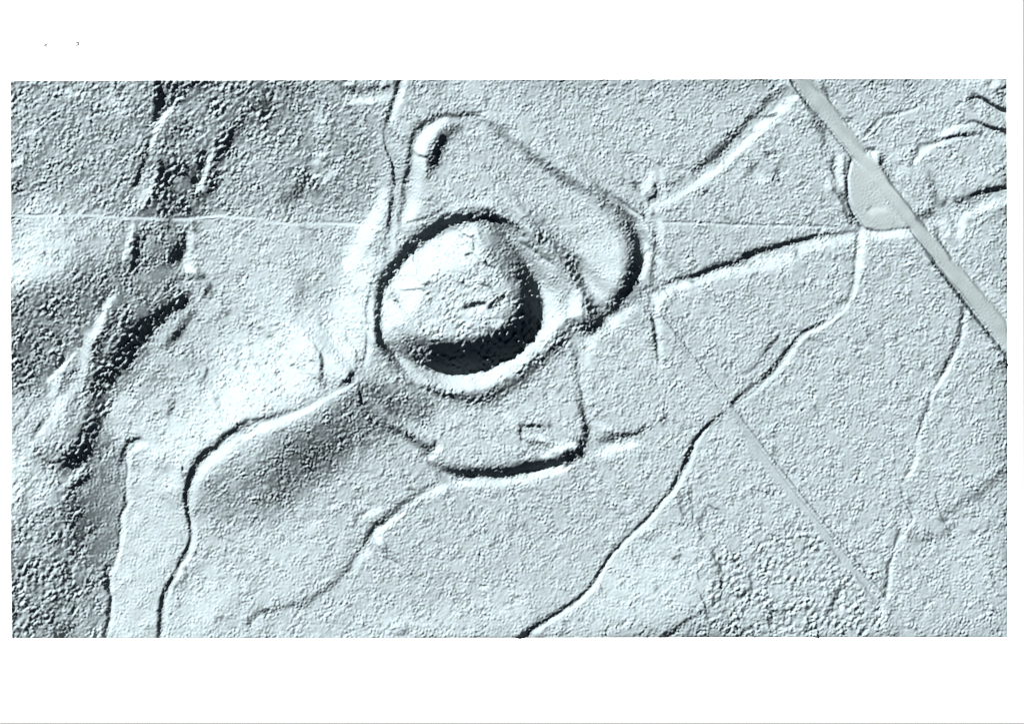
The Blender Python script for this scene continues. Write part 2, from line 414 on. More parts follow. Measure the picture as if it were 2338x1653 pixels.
K('B', [(1610,510),(1480,600),(1435,700),(1400,800),(1370,920)], (25,45,48,45,30), (-.4,-.8,-.9,-.85,-.5), 2.2)
K('B', [(1290,742),(1370,756)], 7, -.8, .3)
O()
K('B', [(700,180),(800,210),(940,180)], 14, -.6, 1.5)
K('B', [(690,150),(740,135)], 16, .8)
K('B', [(765,110),(765,240)], 6, -.4, .5)
K('B', [(690,290),(850,285),(1000,260)], 26, (.3,.55,.4), 2)
K('B', [(990,120),(980,180)], 10, .8)
K('B', [(1030,170),(990,190)], 14, -.5)
K('B', [(560,125),(630,150),(640,200)], 14, -.55, 1.5)
K('B', [(-20,110),(40,230),(20,360)], 45, (-.4,-.6,-.7), 2.5)
K('B', [(370,820),(330,950),(250,1040),(160,1110)], (22,36,38,28), (-.4,-.55,-.7,-.45), 3)
K('B', [(520,960),(440,1060)], 26, -.35, 3)
K('B', [(220,860),(190,960)], 22, -.4, 3)
K('B', [(290,620),(380,500)], 20, -.3, 3)
K('B', [(560,860),(500,960)], 20, .3, 2)
K('B', [(375,690),(355,800),(350,900)], 12, -.4, 1.5)
K('B', [(580,740),(420,860)], 9, -.4, 1.5)
K('B', [(450,400),(470,500)], 45, .22, 2)
K('B', [(480,700),(430,800)], 26, .3, 2)
K('B', [(410,905),(465,905)], 10, .8, .5)
K('B', [(420,925),(470,920)], 7, -.5, .5)
K('B', [(200,200),(180,330),(120,480)], 12, -.35, 2)
K('B', [(220,900),(160,960)], 16, -.35, 2)
# curved path over the ring
O('path', 'thin curved path passing over the top of the ring ditch', 'path', None, 'structure')
K('B', [(1190,1290),(1330,1250),(1450,1198),(1560,1165)], 6, (-.6,-.8,-.6,-.3), .6)
K('B', [(1200,1312),(1340,1278),(1470,1225),(1570,1175),(1700,1130),(1850,1140)], (10,12,14,16,20,20), (.4,.5,.55,.5,.45,.45), 1)
K('B', [(1620,1178),(1760,1176),(1900,1190)], 6, -.35, .8)
O()
K('B', [(1900,480),(1990,560),(2040,630)], 30, -.28, 2)
K('B', [(1820,440),(1790,620)], 24, .2, 2)
K('B', [(2090,560),(2164,690)], 30, .2, 2)
# ---- north-east bailey scarp
O('scarp', 'long dark scarp bending round the right side of the upper enclosure', 'scarp')
K('C', [(-20,640),(40,760),(150,800),(300,930),(420,980),(520,1020),(650,1110),(760,1200),(830,1290),(900,1400),(925,1500),(925,1640)], (25.0, 30.0, 35.0, 42.5, 31.25, 31.25, 42.5, 50.0, 62.5, 65.0, 70.0, 72.5), (-0.23, -0.41, -0.28, -0.37, -0.23, -0.23, -0.51, -0.6, -0.69, -0.78, -0.87, -0.92), 2.0, None, 2.6)
K('G', [(925,0),(870,120),(790,240),(740,330),(670,420),(590,490),(500,540),(430,560)], (47.6, 44.2, 42.5, 40.8, 37.4, 35.7, 35.7, 25.5), (-0.92, -0.92, -0.92, -0.87, -0.83, -0.78, -0.6, -0.46), 1.6, None, 3)
O()
K('C', [(0,1260),(100,1360),(200,1470),(300,1560),(390,1640)], (19.2, 28.8, 36.0, 43.2, 43.2), (-0.36, -0.54, -0.63, -0.72, -0.72), 2, 1.6, 3)
K('C', [(130,1290),(150,1270)], 12, -.4)
K('C', [(0,1320),(60,1420)], 22, .2, 2)
O('bank', 'narrow pale vertical bank just right of the long bending scarp', 'bank')
K('C', [(940,1290),(1000,1400),(1015,1640)], (22,30,30), (.5,.65,.7), 1.5)
K('C', [(1110,1300),(1110,1450),(1100,1620)], (28,26,22), (.6,.5,.4), 1.5)
K('C', [(1065,1380),(1060,1500),(1065,1640)], 9, -.65, 1.2)
O()
K('G', [(1050,0),(1045,100),(1020,230)], (10,10,14), (-.6,-.5,-.5), 1.5)
K('G', [(1005,0),(960,120)], 24, .6)
O('hedge_bank', 'straight slanting bank, dark above and white below, reaching the road near the top edge', 'hedge bank', 'hedge banks and field ditches')
K('C', [(2164,175),(2060,240),(1960,330),(1850,440),(1700,580),(1560,740),(1400,850),(1270,930),(1150,1000)], (12.0, 12.0, 16.0, 20.0, 28.0, 34.0, 20.0, 14.0, 14.0), (-0.41, -0.41, -0.41, -0.54, -0.54, -0.63, -0.59, -0.45, -0.36), 2.2)
K('D', [(190,180),(60,270),(0,340)], 12, (-.2,-.4,-.45), 1.5)
K('D', [(290,265),(180,350),(60,450),(-20,520)], (18,26,30,30), (.85,.9,.9,.9), 1)
K('C', [(2164,330),(2000,470),(1900,570),(1780,680),(1650,800),(1500,920),(1350,1020),(1200,1110),(1050,1190),(940,1265)], (28.8, 25.2, 25.2, 27.0, 27.0, 25.2, 23.4, 25.2, 22.5, 22.5), (0.77, 0.77, 0.77, 0.77, 0.77, 0.72, 0.55, 0.55, 0.47, 0.38), 1.4, .7)
O()
K('D', [(-20,430),(130,400)], 10, -.4)
O('spoil_heap', 'small rough dark heap where the slanting bank meets the long scarp', 'heap')
K('C', [(1065,980),(1065,1060),(1010,1105)], 14, -.8)
K('C', [(970,1170),(975,1250),(1050,1222)], 9, -.9, .6)
K('C', [(1060,1170),(1055,1210)], 7, -.7, .6)
O()
K('C', [(880,960),(915,1010)], 18, -.5, 2)
K('C', [(800,930),(790,945)], 14, -.4)
K('C', [(1035,880),(1010,960),(970,1040)], (16,24,20), .6)
K('C', [(995,1170),(985,1200)], 10, .5)
K('C', [(1110,850),(1130,960),(1120,1080)], 13, .45)
K('C', [(1090,1120),(1000,1260)], 14, .5)
K('C', [(730,1080),(830,1140),(930,1215)], 7, -.35, .5)
K('C', [(680,1080),(800,1160),(930,1245)], 10, .3, .5, .3)
K('C', [(850,1190),(920,1225)], 4, .6, .3)
O('path', 'very faint level path between the two banks right of the castle', 'path', None, 'structure')
K('C', [(1130,1285),(1500,1290),(1750,1305),(2164,1310)], 6, (-.5,-.45,-.6,-.6), .4)
K('D', [(0,1310),(300,1312),(620,1318)], 6, -.5, .4)
K('C', [(1130,1300),(1500,1306),(1750,1320),(2164,1325)], 7, .45, .4)
K('C', [(120,1335),(400,1318),(640,1300)], 7, .35, .6)
K('D', [(0,1326),(300,1328),(620,1334)], 7, .4, .4)
O('pit', 'small shallow round pit in the triangular field below the slanting bank', 'pit')
K('C', [(1830,870),(1860,850),(1900,810)], 16, -.4, 2)
K('C', [(1930,900),(1960,960)], 26, .35, 2)
K('C', [(2065,870),(2035,940)], 14, -.5, 1.5)
O()
K('C', [(1440,1060),(1500,1030)], 14, -.3, 2)
K('C', [(1640,1250),(1700,1290)], 12, -.25, 2)
# ditch running east from the castle
O('field_ditch', 'black ditch with a bright lower edge running left from the lay-by', 'ditch', 'hedge banks and field ditches')
K('D', [(780,1365),(600,1380),(400,1410),(200,1460),(0,1512),(-160,1550)], (9.07, 10.58, 13.61, 16.63, 16.63, 13.61), (-0.4, -0.71, -0.86, -0.95, -0.95, -0.95), 1.2)
K('C', [(1990,1512),(1870,1545),(1750,1600),(1650,1640)], (12.1, 12.85, 16.63, 16.63), -0.89, 1.2)
K('G', [(1700,0),(1560,30),(1450,80),(1330,120),(1160,158)], (18.75, 18.0, 16.5, 13.5, 11.25), (-0.94, -0.94, -0.94, -0.89, -0.75), 1.0)
K('D', [(750,1420),(600,1450),(400,1500),(200,1570),(0,1625)], (30,36,42,42,42), (.5,.65,.6,.55,.65), 2)
K('G', [(2164,5),(1900,45),(1650,92),(1450,150),(1280,195),(1160,245),(1090,310)], (41.4, 37.8, 32.4, 28.8, 28.8, 27.0, 25.2), (0.45, 0.52, 0.56, 0.64, 0.6, 0.64, 0.64), 1.5, .8)
O()
K('G', [(1860,110),(1920,80)], 8, -.4)
# ---- road
ROAD = [('D',(245,100)),('D',(430,360)),('D',(600,560)),('D',(745,752)),('D',(1236,1372)),('D',(1420,1600)),('H',(1500,92)),('H',(1680,300)),('H',(1850,500)),('H',(2060,745)),('H',(2060,520)),('H',(1850,270)),('H',(1600,0)),('D',(1440,1440)),('D',(1300,1260)),('D',(1200,1140)),('D',(1080,970)),('D',(1000,860)),('D',(900,750)),('D',(830,650)),('D',(700,480)),('D',(560,290)),('D',(395,100))]
LAY = [('D',(745,752)),('D',(722,850)),('D',(708,980)),('D',(724,1100)),('D',(765,1220)),('D',(830,1310)),('D',(880,1340)),('D',(980,1356)),('D',(1100,1343)),('D',(1215,1333)),('D',(1238,1372))]
def pts_px(L): return np.array([tp(t, [p])[0] for t, p in L])
for _i in range(420):                          # tussocks, molehills, scrapes and little scarps
    _x, _y = rng.uniform(30, 2295), rng.uniform(190, 1450)
    _a = rng.normal(-.78, .45); _l = rng.uniform(3, 13) * (1.5 if _x < 520 or rng.random() < .1 else 1)
    _v = rng.choice([-.5, -.32, -.22, .3, .22]) * rng.uniform(.6, 1.2)
    K('Z', [(_x-_l*math.cos(_a), _y-_l*math.sin(_a)), (_x, _y+rng.normal(0, 1.5)), (_x+_l*math.cos(_a), _y+_l*math.sin(_a))], (1.2, rng.uniform(1.6, 4.5), 1.0), (_v*.4, _v, _v*.4), 1.6)
O('road', 'smooth pale grey road crossing the upper right corner', 'road', None, 'structure')
F('Z', pts_px(ROAD), .0, 2.5, .13, own=True)
O('lay_by', 'smooth half-round lay-by bulging from the left side of the road', 'lay-by', None, 'structure')
F('Z', pts_px(LAY), .08, 3, .22, own=True)
O('roadside_drain', 'thin black drain along the left road edge above the lay-by', 'drain')
K('D', [(225,105),(320,250),(430,385),(530,500),(640,630),(742,755)], (11,14,14,10,8,10), (-.75,-.75,-.8,-.6,-.65,-.8), .5)
K('D', [(260,150),(345,255),(455,385),(560,500),(665,630),(745,730)], 4, .35, .3)
O()
K('D', [(400,350),(450,450),(490,540),(510,640)], (20,34,34,20), (-.45,-.5,-.5,-.35), 2.5)
O('kerb_drain', 'black rim drain curving round the half-round lay-by', 'drain')
K('D', [(740,765),(712,860),(698,980),(712,1100),(752,1230),(812,1312)], (7.2, 9.6, 13.6, 11.2, 14.4, 12.8), (-0.81, -0.85, -0.9, -0.85, -0.81, -0.63), .6)
K('D', [(752,800),(722,900),(722,1000),(738,1120),(795,1250),(855,1325)], 7, (.8,.9,.9,.85,.7,.5), .4)
K('D', [(870,1343),(980,1362),(1100,1349),(1217,1335)], 8, (-.7,-.9,-.85,-.9), .4)
O()
K('D', [(900,1215),(960,1195),(1000,1190)], 26, .35, 2)
K('D', [(880,1190),(905,1160)], 9, -.3, 1)
K('D', [(870,1400),(1000,1405),(1190,1385)], (26,32,30), (.55,.75,.7), 1.5)
O('hedge_bank', 'short lumpy white bank standing along the left side of the lay-by', 'hedge bank')
K('D', [(690,765),(675,860),(682,930)], 9, (-.6,-.6,-.4), 1.5)
K('D', [(645,760),(640,860),(645,980)], (18,22,20), (.6,.8,.6), 1.5)
K('D', [(605,750),(585,830),(600,920)], (12,17,12), (-.5,-.7,-.5), 2)
O()
K('D', [(545,960),(550,1000)], 24, .5)
K('D', [(580,1025),(600,1040)], 14, -.6)
K('D', [(600,1115),(670,1075)], 11, -.6)
K('D', [(620,1125),(665,1180)], 20, .5)
K('D', [(650,1060),(680,1180),(740,1280)], 18, -.45, 2)
O('spoil_heap', 'small bright heap with black spots on the right side of the road', 'heap')
K('D', [(870,695),(925,685)], 13, -.85, .6)
K('D', [(890,722),(935,735),(960,790)], (20,26,14), .9, .8)
K('D', [(992,740),(970,790)], 15, -.85, 1)
O()
K('D', [(1000,850),(1080,980),(1200,1142),(1290,1245),(1345,1312)], (11,8,8,9,12), (-.7,-.5,-.6,-.75,-.7), .8)
K('D', [(1290,1240),(1360,1225),(1440,1165),(1500,1120)], (16,20,18,16), (-.6,-.6,-.5,-.6), 2)
K('D', [(1520,1090),(1500,1150)], 8, -.5)
K('D', [(1440,1375),(1470,1450),(1560,1595)], (12,10,7), (-.6,-.5,-.5), 1)
K('D', [(400,115),(560,290),(700,460)], (10,8,8), (-.4,-.4,-.3), .7)
K('D', [(510,170),(540,240)], 12, -.5, 1.5)
K('D', [(480,230),(620,400)], 4, .25, .3)
K('D', [(720,440),(715,455)], 12, -.6)
K('D', [(690,478),(730,482)], 8, .6)
O('path', 'thin double-lined path curving away above the road, upper right', 'path', None, 'structure')
K('D', [(850,560),(930,478),(1000,412),(1150,375),(1290,342)], 7.2, (-0.56, -0.7, -0.7, -0.63, -0.49), .7)
K('D', [(850,605),(950,508),(1010,438),(1150,402),(1330,338)], 8.4, 0.56, .7)
K('D', [(870,620),(960,525),(1030,452),(1160,418)], 5, -.4, .7)
O('scarp', 'sharp black scarp meeting the right edge near the top right corner', 'scarp')
K('D', [(1690,285),(1780,255),(1870,300),(2040,390)], (10.8, 14.4, 13.2, 13.2), (-0.7, -0.84, -1.12, -1.19), .8)
K('D', [(1800,300),(1900,345),(2040,425)], 12, (.3,.4,.5))
O()
K('D', [(1700,150),(1800,120)], 22, .4, 2)
K('D', [(1880,150),(1960,235)], 12, -.55, 2)
K('D', [(2010,160),(1970,190)], 12, -.6, 1.5)
K('D', [(1950,130),(1900,170)], 20, .6, 2)
K('D', [(2000,230),(1980,290)], 12, -.5, 2)
O('terrace', 'thin curved terrace with a pale left end, upper right, middle of three lines', 'terrace')
K('D', [(1545,530),(1640,475),(1760,460),(1900,510),(2040,535)], (9.6, 10.8, 9.6, 10.8, 13.2), (-0.49, -0.7, -0.7, -0.98, -1.19), .8)
K('D', [(1480,590),(1560,532),(1650,495),(1760,480)], (16.8, 21.6, 16.8, 9.6), (0.84, 0.98, 0.7, 0.42), 1)
O('terrace', 'low terrace edge curving down toward the road, lowest of the upper right lines', 'terrace')
K('D', [(1350,650),(1480,605),(1620,575),(1720,560),(1950,555)], (7.2, 10.8, 14.4, 10.8, 7.2), (-0.56, -0.7, -0.91, -0.7, -0.42), .8)
K('D', [(1260,790),(1330,720),(1420,668),(1520,625),(1650,598)], (26.4, 20.4, 14.4, 10.8, 10.8), (0.7, 0.7, 0.77, 0.7, 0.42), 1)
O()
K('D', [(1310,660),(1230,800),(1160,880),(1085,950)], (12.0, 9.6, 9.6, 12.0), (-0.63, -0.63, -0.49, -0.56), 2)
K('D', [(1190,860),(1120,940)], 26, .4, 2)
O('ditch', 'black ditch with a broad pale lower side at the right edge', 'ditch')
K('D', [(2040,990),(1950,1010),(1820,1030),(1700,1085),(1610,1120)], (13.2, 15.4, 18.7, 17.6, 15.4), (-0.88, -0.94, -0.94, -0.77, -0.66), 1)
K('D', [(1720,1120),(1740,1170)], 26, -.25, 2)
K('D', [(2040,1105),(1850,1160),(1740,1210),(1670,1260),(1640,1400)], (26,28,30,28,22), (.6,.7,.6,.65,.6), 2)
O()
K('D', [(1380,900),(1420,1050),(1440,1150)], (22,26,30), (-.2,-.3,-.25), 2)
K('D', [(1500,1290),(1520,1380)], 34, .4, 2)
K('D', [(1440,1340),(1460,1410)], 17, -.35, 2)
K('D', [(1560,1060),(1450,900)], 12, .2, 2)
O('roadside_drain', 'thin black drain along the left road edge below the lay-by', 'drain')
K('H', [(1395,0),(1500,112),(1650,305),(1750,442),(1880,602),(2040,785)], (9,13,15,13,12,12), (-.85,-.85,-.9,-.85,-.85,-.85), .6)
K('D', [(1228,1370),(1330,1490),(1420,1605)], (5,9,10), (-.6,-.8,-.85), .6)
K('H', [(1440,20),(1540,112),(1690,300),(1790,440),(1920,600),(2060,760)], 4, .45, .3)
K('D', [(1240,1375),(1370,1520),(1450,1610)], 4, .45, .3)
O()
K('H', [(1600,0),(1720,130),(1850,285),(1950,400),(2030,500)], 8, -.28, 1.5)
# ---- ditch from the lay-by down to the stream
O('field_ditch', 'ditch dropping from the lay-by then slanting left to the faint crossing track', 'ditch', 'hedge banks and field ditches')
K('D', [(792,1400),(785,1500),(775,1640)], (8,11,12), (-.7,-.85,-.9), .6)
K('H', [(772,0),(762,100),(742,200),(692,290),(640,345)], (12,9,6,8,12), (-.95,-.9,-.5,-.65,-.5), .6)
K('H', [(520,472),(450,520),(350,560),(300,600),(200,740),(100,880),(0,975)], (7,9,10,8,8,8,9), (-.5,-.9,-.9,-.7,-.8,-.75,-.85), .6)
K('G', [(2164,700),(2060,820),(1930,970),(1820,1045),(1690,1160)], (8,9,10,10,12), (-.75,-.75,-.7,-.7,-.8), .8)
K('H', [(140,610),(50,690),(-10,745)], 8, -.6, .8)
K('G', [(2080,615),(2000,700),(1900,840),(1790,910)], (9,10,9,12), (-.7,-.65,-.5,-.4), 1)
K('D', [(838,1375),(825,1500),(815,1640)], (26,28,26), (.9,.95,.95), .7)
K('H', [(800,0),(790,120),(762,260),(690,385),(580,480),(480,540),(370,600),(290,690),(220,790),(130,900),(0,1010)], (23.8, 17.0, 11.9, 13.6, 13.6, 12.75, 12.75, 12.75, 12.75, 12.75, 12.75), (0.71, 0.71, 0.64, 0.56, 0.71, 0.71, 0.68, 0.71, 0.68, 0.52, 0.45), .6, .3)
K('G', [(2164,810),(2080,895),(1960,1010),(1830,1110),(1700,1200)], (11.9, 11.9, 10.2, 8.5, 8.5), (0.56, 0.48, 0.4, 0.28, 0.24), .7, .4)
O()
K('H', [(515,585),(400,632),(310,700)], 11, -.3, 2)
O('field_ditch', 'long sharp ditch slanting from the faint track down to the bottom edge', 'ditch', 'hedge banks and field ditches')
K('G', [(1645,1222),(1550,1290),(1470,1360),(1400,1450),(1350,1540),(1312,1640)], (6,10,12,12,12,11), (-.7,-.85,-.95,-.95,-.95,-.95), .5)
K('G', [(1510,1375),(1445,1440),(1390,1530),(1362,1640)], (7.2, 12.0, 12.8, 12.8), (0.38, 0.52, 0.45, 0.38), .5, .4)
K('K', [(1370,0),(1320,90),(1270,200),(1200,340),(1100,470),(1000,590),(920,660),(800,780),(700,890),(640,980),(560,1100),(500,1180),(400,1270),(250,1370),(100,1460),(-30,1545)], (9.35, 11.9, 10.2, 11.05, 12.75, 14.45, 10.2, 9.35, 10.2, 8.5, 10.2, 11.05, 13.6, 15.3, 17.0, 18.7), -1.0, .5)
K('K', [(1405,0),(1345,160),(1265,310),(1160,440),(1040,590),(880,735),(745,880),(655,1020),(545,1175),(425,1290),(255,1410),(80,1520)], (13.5, 15.0, 16.5, 18.0, 18.0, 15.0, 13.5, 12.75, 15.0, 16.5, 18.0, 19.5), (0.45, 0.52, 0.68, 0.71, 0.71, 0.68, 0.68, 0.68, 0.68, 0.71, 0.71, 0.71), .6, .4)
O()
K('J', [(2164,1545),(2080,1580)], (16,12), -.9, .6)
# ---- second ditch on the right
O('field_ditch', 'thin white-edged ditch falling from the road near the right edge', 'ditch', 'hedge banks and field ditches')
K('H', [(1660,375),(1640,500),(1600,680),(1550,790),(1490,900),(1430,1020),(1395,1120),(1370,1210),(1300,1350),(1285,1430)], (18,14,20,26,22,14,9,14,8,8), (-.6,-.65,-.5,-.65,-.8,-.5,-.5,-.65,-.45,-.7), 1.5)
K('H', [(1685,400),(1665,540),(1640,670),(1580,805),(1500,945),(1420,1065),(1392,1200),(1340,1310),(1300,1440),(1290,1530)], (14.45, 11.05, 10.2, 13.6, 16.15, 11.9, 10.2, 10.2, 11.9, 11.9), (0.72, 0.72, 0.72, 0.72, 0.76, 0.68, 0.56, 0.4, 0.48, 0.48), .8)
K('L', [(1292,60),(1262,180),(1190,270)], (16,14,18), (.5,.7,.6), 1)
K('L', [(1225,170),(1190,230)], 14, -.4, 1.5)
O()
K('L', [(1225,440),(1220,500)], 12, -.6, 1.5)
K('L', [(1190,270),(1165,340),(1195,440),(1262,570)], 9, .35, 1)
K('L', [(1178,262),(1150,335),(1180,440),(1245,580)], 7, -.3, 1)
O('field_ditch', 'short white-edged ditch reaching the bottom edge, lower right', 'ditch', 'hedge banks and field ditches')
K('L', [(1130,690),(1090,840),(1050,960),(1025,1150),(1000,1270),(960,1340)], (14,9,9,13,10,10), (-.6,-.65,-.65,-.75,-.6,-.4), 1.2)
K('L', [(1265,590),(1200,700),(1130,790),(1098,880),(1072,1000),(1058,1120),(1042,1230),(1000,1310),(1000,1490)], (11.2, 17.6, 11.2, 11.2, 11.2, 12.0, 13.6, 12.8, 12.8), (0.38, 0.68, 0.6, 0.64, 0.64, 0.64, 0.64, 0.52, 0.49), .8)
O()
K('L', [(2040,185),(1900,285),(1800,375),(1650,450),(1560,540)], (31.2, 31.2, 36.0, 40.8, 36.0), (-0.27, -0.18, -0.21, -0.15, -0.15), 3)
K('L', [(1435,400),(1480,560),(1550,720)], 4, -.6, .4)
K('L', [(1480,600),(1520,590)], 14, -.5)
K('L', [(1250,740),(1420,740),(1540,680)], 31.2, -0.15, 3)
K('L', [(1960,200),(2000,230)], 18, -.3)
K('L', [(680,1140),(600,1230),(600,1270),(560,1390)], 12, (-.5,-.8,-.7,-.6), 2)
K('L', [(650,1250),(660,1330)], 26, .4, 2)
K('L', [(80,1350),(60,1430)], 12, -.6, 2)
K('L', [(200,1340),(120,1370)], 10, -.5, 2)
# smooth faint track
O('path', 'broad smooth faint track slanting through the rough lower right field', 'path', None, 'structure')
K('L', [(-60,-60),(40,130),(200,330),(400,560),(600,830),(780,1050),(940,1270)], (26,30,30,30,30,28,22), .02, 1.5, .2)
K('Z', [(1500,722),(1560,800),(1618,876),(1670,942),(1756,1052),(1846,1164),(1936,1272),(2016,1368)], 1.6, .42, .4)
K('Z', [(1509,718),(1569,796),(1627,872),(1679,938),(1765,1048),(1855,1160),(1945,1268),(2023,1362)], 1.3, -.34, .4)
K('G', [(1700,1210),(1820,1400),(1900,1600)], (14,26,30), .02, 1.5, .22)
O('path', 'faint smooth track slanting between the short bank and the crossing ditch', 'path', None, 'structure')
K('G', [(1260,620),(1330,800),(1450,930),(1640,1140)], (16,20,20,16), (.0,.02,.14,.1), 1.2, .4)
K('G', [(1400,830),(1540,990)], 4, .2, .3)
K('L', [(780,1070),(940,1270)], 6, -.25, .8)
K('L', [(560,810),(650,950)], 8, -.2, 1)
O()
# thin lines lower centre
O('path', 'hair-thin vertical path in the pale field, lower centre', 'path', None, 'structure')
K('K', [(1365,430),(1385,700),(1412,950),(1418,1090)], 5, -.55, .5)
K('K', [(1375,620),(1400,850),(1425,1000)], 4, .3, .5)
O()
K('K', [(1440,1215),(1480,1320),(1505,1440)], 5, -.5, .5)
K('K', [(1550,865),(1600,1050),(1600,1200),(1550,1285)], 10, (-.5,-.6,-.7,-.5), 1.8)
K('K', [(1690,850),(1740,980)], 6, -.45, 1)
K('K', [(1275,400),(1300,640)], 8, (-.5,-.35), 1.5)
K('K', [(1480,500),(1440,620),(1450,750)], 8, -.5, 1.5)
K('K', [(1360,340),(1350,440)], 8, -.4, 1.5)
K('K', [(1500,480),(1590,525)], 8, -.6, 1.5)
K('K', [(1120,1565),(1250,1480),(1350,1410),(1480,1335)], (16,17,9,6), (-.7,-.5,-.4,-.4), 1.2)
K('K', [(1180,1575),(1300,1490)], 15, .4)
K('K', [(1220,920),(1270,890)], 12, -.6, 1)
K('K', [(1840,1060),(1850,1150),(1760,1230)], 11, -.6, 1.5)
# ---- south bailey ditch
O('ditch', 'wide black ditch with white lower side along the bottom of the lower enclosure', 'ditch')
K('K', [(450,-30),(420,20),(380,70),(300,110),(150,140),(0,165)], (36,38,30,36,44,44), (-.9,-.9,-.7,-.95,-1,-1), 1.6)
K('J', [(2164,175),(1950,205),(1750,205),(1600,205),(1480,180),(1370,115)], (37.4, 39.1, 34.0, 32.3, 28.9, 17.0), (-0.95, -0.95, -0.9, -0.85, -0.66, -0.38), 1.6)
K('K', [(340,180),(150,222),(0,262)], (26,32,34), (.85,.9,.9), 1)
K('J', [(2164,265),(1900,302),(1600,312),(1470,345),(1300,425),(1180,500)], (28.8, 25.2, 22.5, 21.6, 27.0, 21.6), (0.72, 0.76, 0.76, 0.68, 0.52, 0.48), 1)
O('field_ditch', 'irregular ditch wandering left and down from the wide black ditch', 'ditch', 'hedge banks and field ditches')
K('J', [(1180,530),(1090,580),(1000,650),(940,710),(960,770)], (14,26,34,38,30), (.5,.8,.9,.95,.8), 1.5)
K('J', [(860,860),(790,950),(710,1060)], (27.0, 23.4, 18.0), (0.56, 0.41, 0.19), 2)
K('J', [(1420,290),(1300,370),(1180,450),(1080,520),(980,610),(890,690),(835,790),(760,890),(720,980),(640,1060),(560,1140),(440,1220),(340,1270),(230,1310),(110,1340),(0,1355)], (11.9, 15.3, 17.0, 20.4, 23.8, 22.1, 11.05, 11.9, 11.05, 11.9, 17.0, 18.7, 22.1, 17.0, 11.05, 20.4), (-0.34, -0.42, -0.64, -0.59, -0.72, -0.72, -0.68, -0.59, -0.64, -0.55, -0.42, -0.42, -0.51, -0.42, -0.38, -0.42), 1.8)
O()
K('I', [(2164,1350),(2100,1390),(2040,1460)], (20,16,14), (-.5,-.4,-.3), 1.5)
K('J', [(960,515),(880,550),(790,600)], (22,26,18), (.6,.7,.4), 1.5)
K('J', [(760,600),(840,540)], 10, -.35, 2)
K('J', [(480,620),(350,690)], 24, .3, 2)
K('J', [(950,810),(1100,955)], 5, -.5, .6)
K('J', [(960,870),(1110,985)], 5, .4, .6)
K('J', [(1000,900),(1040,920)], 8, -.6)
K('J', [(780,480),(940,505)], 4, .3, .5)
K('J', [(1160,1430),(1300,1455),(1440,1470)], 8, .5, 1.5)
K('J', [(1200,1560),(1400,1520),(2000,1540)], 12, .4, 2)
K('J', [(1080,1550),(1180,1510)], 12, -.35, 2)
K('J', [(1010,1440),(1180,1425)], 20, .3, 2)
K('J', [(1790,1140),(1830,1135)], 8, -.7, .5)
K('J', [(1800,1165),(1850,1155)], 14, .8, .8)
K('J', [(2160,625),(2040,690)], 7, -.4, 1)
K('J', [(1230,1050),(1210,1100)], 7, -.6, 1)
O('bank', 'short slanting bank right of the lower enclosure corner', 'bank')
K('G', [(600,1575),(750,1530),(900,1490)], (24,30,24), (.7,.85,.7), 1.5)
K('K', [(620,60),(760,-5)], 24, .75, 1.5)
K('G', [(620,1465),(750,1430),(900,1400),(1000,1362),(1050,1320)], (20,28,18,10,8), (-.45,-.75,-.7,-.6,-.5), 1.8)
O()
K('G', [(1155,1250),(1120,1330)], 10, -.65, 1.5)
K('G', [(580,1330),(700,1350)], 30, .28, 2)
O('scarp', 'dark scarp down the right side of the lower enclosure', 'scarp')
K('G', [(400,720),(420,900),(450,1050),(460,1200),(490,1340),(490,1450),(440,1540),(330,1600)], (18.7, 15.3, 15.3, 20.4, 22.1, 22.1, 30.6, 32.3), (-0.27, -0.27, -0.41, -0.68, -0.77, -0.72, -0.81, -0.85), 1.6)
O('bank', 'soft pale bank outside the corner where the two enclosures meet', 'bank')
K('G', [(900,370),(750,470),(640,560),(560,640),(510,780),(490,950),(510,1150)], (28,42,46,32,28,34,30), (.4,.6,.65,.55,.35,.35,.25), 1.8)
O()
K('G', [(400,1490),(280,1530),(150,1590)], (20,26,20), (.8,.85,.6), 1.5)
O('bank', 'short upright bank, black left and white right, right of the castle', 'bank')
K('G', [(1035,420),(1060,560),(1075,680),(1087,810)], (10,13,13,8), (-.6,-.85,-.9,-.7), .7)
K('G', [(1078,290),(1085,450),(1102,600),(1118,750),(1115,860)], (23.4, 19.8, 18.0, 16.2, 12.6), (0.72, 0.72, 0.72, 0.64, 0.4), 1)
O()
K('G', [(1060,130),(1020,230),(1100,200)], 12, -.4, 1.5)
K('G', [(890,300),(1000,210)], 26, -.15, 2)
K('D', [(1060,760),(1180,700)], 20, .22, 2)
K('D', [(1560,940),(1640,900)], 26, .25, 2)
K('D', [(1800,900),(1880,860)], 30, .22, 2)
K('D', [(1120,1000),(1200,1080)], 22, .2, 2)
K('D', [(1860,560),(1990,600)], 24, .2, 2)
K('D', [(1100,450),(1250,430)], 16, .2, 2)
# building platform
O('building_platform', 'small square building footing inside the lower enclosure', 'building footing')
K('N', [(1270,430),(1180,460),(1000,455),(860,445),(810,480)], (14,22,34,30,24), (-.6,-.8,-.85,-.85,-.8), 2.6)
K('N', [(800,480),(790,600),(800,680)], (26,40,30), (-.85,-.9,-.8), 2.6)
K('N', [(820,720),(780,800),(730,880)], (22,16,10), (-.7,-.7,-.5), 2.6)
K('N', [(860,680),(1000,700),(1180,710),(1250,730)], (34,40,46,60), (.45,.4,.5,.7), 2.6)
K('N', [(930,790),(1100,820),(1300,850)], (30,36,30), (-.4,-.4,-.6), 1)
O()
K('N', [(600,330),(560,450),(550,580)], 18, (-.6,-.5,-.6), 2.6)
K('N', [(480,260),(600,240),(600,480)], 50, .4, 1)
K('N', [(200,850),(300,900)], 80, .3, 1)
